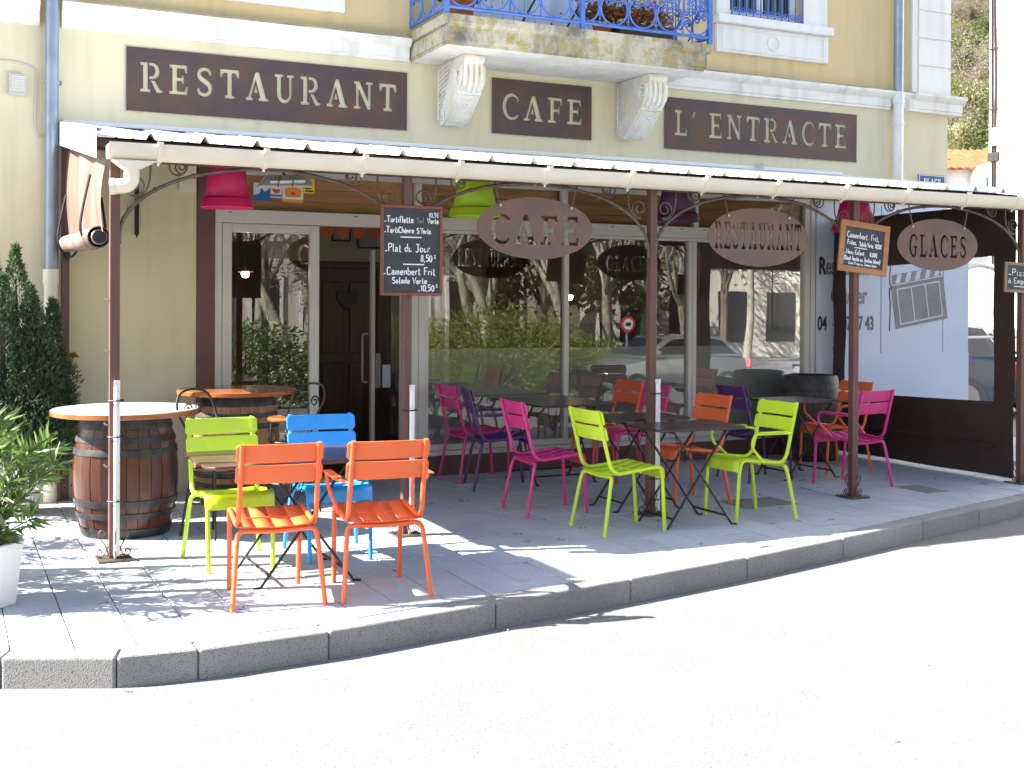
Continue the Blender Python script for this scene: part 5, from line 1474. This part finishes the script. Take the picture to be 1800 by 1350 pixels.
# ================================================================== BACKGROUND RIGHT
RBd = thing("white_house", "tall white sunlit house at the right edge with cables down its corner", "house", (22, 0, 0))
part("wall", MB().box(0, 12, -6, 9.85, -.5, 14), M['plain_wall'], RBd)
cb = MB()
for dy, r_ in ((.10, .022), (.03, .020)):
    cb.tube(catmull([(-.03, 9.80 - dy, 13), (-.03, 9.80 - dy, 9.2), (-.035, 9.78 - dy * 1.4, 7), (-.03, 9.76 - dy, 5.3), (-.03, 9.74 - dy, 2.6)], 5), r_, 6)
part("wall_cable", cb, M['dark'], RBd)
part("cable_clip", MB().box(-.05, -.005, 9.6, 9.84, 9.0, 9.03).box(-.05, -.005, 9.6, 9.84, 7.6, 7.63).box(-.05, -.005, 9.6, 9.84, 6.2, 6.23).box(-.06, -.005, 9.55, 9.84, 5.0, 5.2), M['dark'], RBd)
part("junction_box", MB().box(-.12, -.005, 9.35, 9.72, 5.35, 5.75), M['plain_wall'], RBd)
part("roof", MB().box(-.4, 12.4, -6.4, 10.1, 14, 14.3), M['terracotta'], RBd)
# tiled house half way up the street
OH = thing("tiled_house", "pale house with orange tiled roof and white arched dormer beyond the corner", "house", (46, 33.5, 0), R(-26))
part("wall", MB().box(-7, 9, 0, 8, -1, 8.55), M['house_wall'], OH)
rr2 = MB().prism([(-.5, 8.42), (-.5, 8.52), (4, 10.0), (8.5, 8.5), (8.5, 8.4), (4, 9.88)], 'x', -7.4, 9.4)
rf_ = part("roof", rr2, M['terracotta'], OH)
for k in range(44):
    x = -7.3 + k * .38
    part("tile_row", MB().prism([(-.52, 8.525), (-.52, 8.56), (4, 10.045), (4, 10.01)], 'x', x, x + .19), M['terracotta'], rf_)
part("chimney", MB().box(-1.75, -1.15, 1.4, 2.0, 8.8, 9.95), M['plain_wall'], OH)
part("chimney_cap", MB().box(-1.82, -1.08, 1.33, 2.07, 9.95, 10.03), M['slabstone'], OH)
dm = MB().prism([(.35, 6.3), (1.95, 6.3), (1.95, 8.2)] + [(1.15 + .8 * math.cos(R(a)), 8.2 + .55 * math.sin(R(a))) for a in range(15, 180, 15)] + [(.35, 8.2)], 'y', -.9, .4)
D_ = part("dormer", dm, M['plain_wall'], OH)
part("window", MB().box(.82, 1.5, -.93, -.905, 6.9, 8.0), M['blue_rail'], D_)
part("window_frame", MB().box(1.14, 1.18, -.95, -.932, 6.9, 8.0).box(.82, 1.5, -.95, -.932, 7.28, 7.33).box(1.48, 1.54, -.95, -.90, 6.9, 8.0), M['plain_wall'], D_)
LH = thing("low_house", "low white house with an orange tiled lean-to roof in front of the tiled house", "house", (36, 25, 0), R(-26))
part("wall", MB().box(-6, 1.0, 0, 4, -1, 5.55), M['plain_wall'], LH)
part("roof", MB().prism([(-3.2, 4.2), (-3.2, 4.32), (.0, 5.35), (.0, 5.23)], 'x', -6, 5), M['terracotta'], LH)
part("lower_wall", MB().box(-6, 5, -3.0, -.003, -1, 4.2), M['plain_wall'], LH)
part("side_wall", MB().prism([(1.2, 5.0), (5.5, 6.9), (5.5, 4.0), (1.2, 4.0)], 'y', .5, 3), M['plain_wall'], LH)
# wooded hill
def hill_z(x, y):
    d = x * .4327 + (y + 10.3) * .9016
    return max(-.6, (d - 66) * .33 + 2.2 * math.sin(x * .06 + y * .03) + 1.6 * math.sin(y * .09))
h_ = MB().grid(lambda u, v: (30 + 270 * u, 30 + 250 * v, hill_z(30 + 270 * u, 30 + 250 * v)), 60, 60)
struct(part("hill", h_, GRASSY, smooth=80))
def crown_mesh(seed, n, l, w_, shape):
    def s_(rr):
        a = rr.uniform(0, 6.283); b_ = math.acos(rr.uniform(-.7, 1)); q = (.55 + .45 * rr.random()) * (1 + .22 * math.sin(3 * a + seed) * math.sin(2 * b_ + seed))
        p = Vector((q * math.sin(b_) * math.cos(a) * shape[0], q * math.sin(b_) * math.sin(a) * shape[0], q * math.cos(b_) * shape[1] + shape[2]))
        return p, (p.x + rr.uniform(-1, 1), p.y + rr.uniform(-1, 1), rr.uniform(-.5, 1.2))
    return leaves(n, s_, l, w_, seed)
HL = {
    'green': leafmat("hill_green", (.06, .085, .03), (.18, .20, .07), .4),
    'olive': leafmat("hill_olive", (.15, .15, .06), (.30, .29, .13), .4),
    'bare': leafmat("hill_bare", (.17, .13, .10), (.32, .26, .21), .3),
    'blossom': leafmat("hill_pale", (.30, .31, .16), (.55, .55, .36), .3),
}
kinds = [('green', 'dark green tree on the wooded hill beyond the corner', (2.1, 2.6, 3.2), 2200, .30, .20), ('olive', 'olive green bushy tree on the wooded hill', (2.4, 2.0, 2.6), 2200, .28, .18),
         ('bare', 'bare brownish tree on the wooded hill', (2.4, 2.6, 3.6), 3200, .32, .045), ('blossom', 'pale yellow-green tree on the wooded hill', (1.8, 1.5, 2.2), 1500, .26, .18)]
protos = []
for k, (mm, lab, shp, n_, l_, w_) in enumerate(kinds):
    for v in range(2):
        t = thing("hill_tree", lab, "tree", (0, 0, 0), 0, "trees on the wooded hill")
        tr = MB().tube([(0, 0, -.6), (.05, 0, shp[2] * .6), (0, .05, shp[2])], [.16, .12, .05], 6)
        for q in range(7):
            a = q * .9 + v; tr.tube([(0, 0, shp[2] * .45 + q * .12), (math.cos(a) * shp[0] * .5, math.sin(a) * shp[0] * .5, shp[2] + .4), (math.cos(a) * shp[0] * .85, math.sin(a) * shp[0] * .85, shp[2] + shp[1] * .6)], [.06, .035, .012], 5)
        part("trunk", tr, M['twig'], t)
        part("crown", crown_mesh(100 + k * 7 + v, n_, l_, w_, shp), HL[mm], t)
        protos.append((k, t))
used = set()
for i in range(150):
    d = 72 + 190 * (i / 150) ** 1.1
    lat = rnd.uniform(.36, .425) * d if True else 0
    x = d * .4327 + lat * .9016; y = -10.3 + d * .9016 - lat * .4327
    kk = rnd.choices((0, 1, 2, 3), (4, 5, 2.2, 1.6))[0]
    k, t = rnd.choice([p for p in protos if p[0] == kk])
    if t.name not in used: used.add(t.name)
    else: t = copy_tree(t)
    t.location = (x, y, hill_z(x, y)); s_ = rnd.uniform(.75, 1.35); t.scale = (s_, s_, s_ * rnd.uniform(.85, 1.15)); t.rotation_euler = (0, 0, rnd.uniform(0, 6.28))
for k, t in protos:
    if t.name not in used:
        for ch in list(t.children): bpy.data.objects.remove(ch)
        bpy.data.objects.remove(t)
for i, (d, q, lab) in enumerate(((196, .392, "small white house high on the wooded hill"), (150, .372, "white gable among bare trees half way up the hill"), (118, .385, "little white wall and roof low on the wooded hill"))):
    lat = q * d; x = d * .4327 + lat * .9016; y = -10.3 + d * .9016 - lat * .4327
    t = thing("hill_house", lab, "house", (x, y, hill_z(x, y) + 1.2), R(-20), "white houses on the hill")
    part("wall", MB().prism([(-1.6, -3), (1.6, -3), (1.6, 1.8), (0, 2.5), (-1.6, 1.8)], 'y', -2, 1.5), M['plain_wall'], t)
    part("roof", MB().prism([(-1.9, 1.7), (0, 2.58), (1.9, 1.7), (1.9, 1.85), (0, 2.75), (-1.9, 1.85)], 'y', -2.2, 1.7), M['slabstone'], t)
    part("window", MB().box(-.4, .4, -2.04, -2.005, .3, 1.3), M['car_glass'], t)

# ================================================================== ACROSS THE STREET (seen in the shop windows)
def plane_tree(label, x, y, h, lean, seed):
    rr = random.Random(seed)
    t = thing("plane_tree", label, "tree", (x, y, road_z(y)), rr.uniform(0, 6.28), "plane trees across the street")
    tr = MB(); tw = MB()
    def branch(p, d, l, r, lev):
        pts = [p]; dd = d.copy()
        for k in range(5):
            dd = (dd + Vector((rr.gauss(0, .13), rr.gauss(0, .13), rr.gauss(.05, .08)))).normalized()
            pts.append(pts[-1] + dd * l / 5)
        rs_ = [r * (1 - .45 * k / 5) for k in range(6)]
        (tr if lev < 3 else tw).tube(pts, rs_, 9 if lev < 2 else 5)
        if lev < 4:
            for k in range(3 if lev else 4):
                j = rr.randint(3, 5); a = rr.uniform(0, 6.28)
                nd = (dd * .8 + Vector((math.cos(a), math.sin(a), .35)) * rr.uniform(.55, .95)).normalized()
                branch(pts[j], nd, l * rr.uniform(.5, .72), rs_[j] * .62, lev + 1)
    branch(Vector((0, 0, -.1)), Vector((lean, lean * .5, 1)).normalized(), h, .19 + .07 * rr.random(), 0)
    part("trunk", tr, M['bark'], t, smooth=60)
    part("twigs", tw, M['twig'], t)
for i, (x, y, h, l) in enumerate(((5.6, -22.5, 4.2, .10), (8.0, -19.8, 4.6, -.14), (7.7, -25.5, 4.0, .2), (10.8, -24.0, 4.4, .08), (13.6, -27.5, 4.8, -.1), (16.6, -26.1, 5.0, .12), (19.2, -24.9, 4.6, .05), (22.0, -27.5, 5.0, -.08), (24.2, -28.3, 5.2, .1), (28, -27, 5, -.1), (12, -32, 5, .06), (20.5, -33, 5, .1), (3.4, -26, 4.5, .1), (9.4, -29, 4.6, -.12), (15.2, -23.4, 4.4, .1), (17.6, -29.6, 4.8, .15), (6.6, -30, 5, .1), (11.9, -21.3, 4.2, -.1), (22.5, -23, 4.5, .12))):
    plane_tree("mottled pale plane tree across the street mirrored in the windows", x, y, h, l, 200 + i)
def shrub(label, x, y, rx, rz, seed, m1, n_, l_, w_, extra=None):
    t = thing("shrub", label, "shrub", (x, y, road_z(y)))
    part("foliage", crown_mesh(seed, n_, l_, w_, (rx, rz, rz * .75)), M[m1], t)
    st = MB()
    for k in range(9):
        a = k * .7; st.tube([(0, 0, 0), (math.cos(a) * rx * .4, math.sin(a) * rx * .4, rz * .6), (math.cos(a) * rx * .8, math.sin(a) * rx * .8, rz * 1.1)], [.03, .02, .008], 5)
    part("stems", st, M['stem'], t)
    if extra: part("flowers", crown_mesh(seed + 1, extra, .09, .09, (rx * 1.02, rz * 1.02, rz * .75)), M['flower'], t)
    return t
shrub("white-flowered evergreen bush across the street left of centre", 6.1, -15.5, 1.5, 1.1, 301, 'oleander', 3600, .16, .07, 500)
for i, (x, y, a, b) in enumerate(((9.4, -13.9, 1.4, 1.1), (10.9, -13.3, 1.6, 1.25), (12.4, -14.4, 1.5, 1.05), (14.0, -14.6, 1.3, .85), (8.3, -15.2, 1.2, .95))):
    shrub("feathery yellow-green shrub in the bed across the street", x, y, a, b, 310 + i, 'hedge', 5000, .20, .025)["group"] = "shrubs in the bed across the street"
# far bank behind the plane trees and a pale pavilion
bk = MB().grid(lambda u, v: (-70 + 190 * u, -48 - 70 * v, -1.2 + 34 * v ** .9 + 1.5 * math.sin(u * 40) * v), 40, 14)
struct(part("far_bank", bk, BARE_HILL, smooth=80))
PV = thing("stone_building", "dull stone building behind the plane trees across the street", "building", (18, -40, -.9), R(8))
part("wall", MB().box(-9, 7, -5, 0, 0, 5.2), M['dull_wall'], PV)
part("roof", MB().prism([(-9.4, 5.2), (7.4, 5.2), (5.4, 7.2), (-7.4, 7.2)], 'y', -5.2, .4), M['house_wall'], PV)
for k in range(7):
    w_ = part("window", MB().box(-8.2 + k * 2.2, -7.0 + k * 2.2, .005, .05, 1.4, 3.6), M['car_glass'], PV)
    part("window_frame", MB().box(-8.35 + k * 2.2, -8.2 + k * 2.2, .005, .10, 1.2, 3.8).box(-7.0 + k * 2.2, -6.85 + k * 2.2, .005, .10, 1.2, 3.8), M['white_stone'], w_)
WB = thing("commercial_building", "dull grey commercial building far across the street to the right", "building", (34, -37, -.9), R(20))
part("wall", MB().box(-6, 8, -6, 0, 0, 6), M['dull_wall'], WB)
part("sign_band", MB().box(-5.5, 7.5, .005, .08, 4.3, 5.1), M['slabstone'], WB)
for k in range(5): part("shop_window", MB().box(-5 + k * 2.4, -3.6 + k * 2.4, .005, .05, .8, 3.2), M['car_glass'], WB)
NS = thing("no_entry_sign", "round red and white traffic sign on a thin pole across the street", "road sign", (14.5, -13.6, road_z(-13.6)))
part("pole", MB().tube([(0, 0, 0), (0, 0, 1.9)], .03, 8), M['zinc'], NS)
part("symbol", MB().box(-.07, .07, .057, .060, 1.68, 1.76), M['black'], NS)
part("disc", MB().tube([(0, .03, 1.72), (0, .05, 1.72)], .19, 24), M['st_red'], NS)
part("inner_disc", MB().tube([(0, .052, 1.72), (0, .056, 1.72)], .135, 24), M['white'], NS)
# bare scrub and trees filling the background of the reflections
bare = [t for k, t in protos if k in (1, 2) and t.name in used]
for i in range(8):
    t = copy_tree(bare[i % len(bare)])
    x = 1 + i * 5.0 + rnd.uniform(-.6, .6); y = -30.5 - rnd.uniform(0, 5)
    t.location = (x, y, -.9); s_ = rnd.uniform(.95, 1.5); t.scale = (s_ * .9, s_ * .9, s_ * 1.25); t.rotation_euler = (0, 0, rnd.uniform(0, 6.28))
    t["label"] = "leafless brown scrub tree behind the plane trees across the street" ; t["group"] = "scrub trees across the street"
# cars
def car(label, x, y, z, rz, m_, lit=False):
    t = thing("parked_car", label, "car", (x, y, z), R(rz))
    low = [(-2.0, .32), (-2.05, .55), (-2.0, .86), (-1.55, .98), (-.75, 1.0), (.9, .98), (1.55, .90), (1.98, .72), (2.05, .48), (2.0, .30)]
    ws = [.70, .80, .84, .85, .86, .86, .84, .80, .72, .68]
    m = MB()
    secs = []
    st = [(-2.05, .35, .72, .74), (-1.98, .28, .90, .82), (-1.6, .25, .97, .86), (-.8, .25, 1.0, .875), (.3, .25, 1.0, .875), (1.1, .25, .97, .865), (1.6, .26, .88, .84), (1.95, .30, .74, .76), (2.06, .38, .58, .66)]
    vs = []
    for (xx, z0, z1, hw) in st:
        ring = [(-hw * .92, z0), (-hw, z0 + .12), (-hw, (z0 + z1) / 2), (-hw * .97, z1 - .08), (-hw * .86, z1), (hw * .86, z1), (hw * .97, z1 - .08), (hw, (z0 + z1) / 2), (hw, z0 + .12), (hw * .92, z0)]
        vs += [(xx, p[0], p[1]) for p in ring]
    nn = 10
    m.add(vs, [(j * nn + i, j * nn + (i + 1) % nn, (j + 1) * nn + (i + 1) % nn, (j + 1) * nn + i) for j in range(len(st) - 1) for i in range(nn)] + [tuple(range(nn)), tuple((len(st) - 1) * nn + i for i in range(nn))])
    body = part("body", m, M[m_], t, smooth=35)
    c = MB()
    top = [(-1.85, .97, .80), (-1.35, 1.40, .62), (-.5, 1.47, .60), (.25, 1.42, .60), (1.05, .97, .80)]
    vs = []
    for xx, zz, hw in top: vs += [(xx, -hw, zz), (xx, hw, zz)]
    c.add(vs + [(-1.85, -.82, .95), (-1.85, .82, .95), (1.05, -.82, .95), (1.05, .82, .95)], [(0, 1, 3, 2), (2, 3, 5, 4), (4, 5, 7, 6), (6, 7, 9, 8), (0, 2, 4, 6, 8), (9, 7, 5, 3, 1)])
    part("cabin", c, M[m_], t, smooth=25)
    gl_ = MB()
    for s in (-1, 1):
        for q in ([(-1.62, 1.03), (-1.28, 1.34), (-.72, 1.40), (-.72, 1.03)], [(-.64, 1.03), (-.64, 1.405), (-.45, 1.41), (.12, 1.37), (.22, 1.34), (.80, 1.03)]):
            v = []
            for px, pz in q:
                hw = .80 - (pz - .97) / .5 * .20
                v.append((px, s * (hw + .012), pz))
            gl_.add(v, [tuple(range(len(v)))])
    gl_.add([(1.0, -.70, 1.03), (1.0, .70, 1.03), (.36, .54, 1.39), (.36, -.54, 1.39)], [(0, 1, 2, 3)])
    gl_.add([(-1.80, -.68, 1.05), (-1.80, .68, 1.05), (-1.42, .55, 1.38), (-1.42, -.55, 1.38)], [(0, 1, 2, 3)])
    part("windows", gl_, M['car_glass'], t)
    for xx in (-1.28, 1.32):
        for s in (-1, 1):
            w_ = part("wheel", MB().tube([(xx, s * .70, .31), (xx, s * .885, .31)], .31, 22), M['tyre'], t, smooth=40)
            part("rim", MB().tube([(xx, s * .886, .31), (xx, s * .893, .31)], .20, 14), M['steel_tube'], w_)
    for s in (-1, 1):
        part("tail_lamp", MB().box(-2.06, -1.96, s * .72 - .10, s * .72 + .10, .70, .88), M['tail' if lit else 'st_red'], t, bevel=.02)
        part("headlight", MB().box(1.86, 1.99, s * .60 - .14, s * .60 + .14, .60, .74), M['car_glass'], t, bevel=.02)
        part("mirror", MB().box(.72, .86, s * .93 - .08, s * .93 + .08, 1.0, 1.12), M[m_], t, bevel=.02)
    return t
car("silver car passing across the street with a lit red tail lamp", 15.3, -13.4, -.536, 176, 'silver', True)
car("silver parked car further along the street across from the cafe", 24.5, -17.0, -.8, 170, 'silver')
car("dark blue car parked beyond the corner behind the clear curtain", 15.3, 4.9, -.14, 100, 'navy')
GP = thing("white_arch_frame", "white tubular arch standing beyond the corner behind the clear curtain", "arch", (12.3, 1.1, -.14))
part("hoop", MB().tube(catmull([(-.9, 0, 0), (-.9, 0, 1.5), (-.6, 0, 2.05), (.0, 0, 2.3), (.6, 0, 2.05), (.9, 0, 1.5), (.9, 0, 0)], 6), .03, 8), M['white'], GP, smooth=50)
part("rail", MB().tube([(-.9, 0, 1.35), (.9, 0, 1.35)], .02, 6), M['white'], GP)
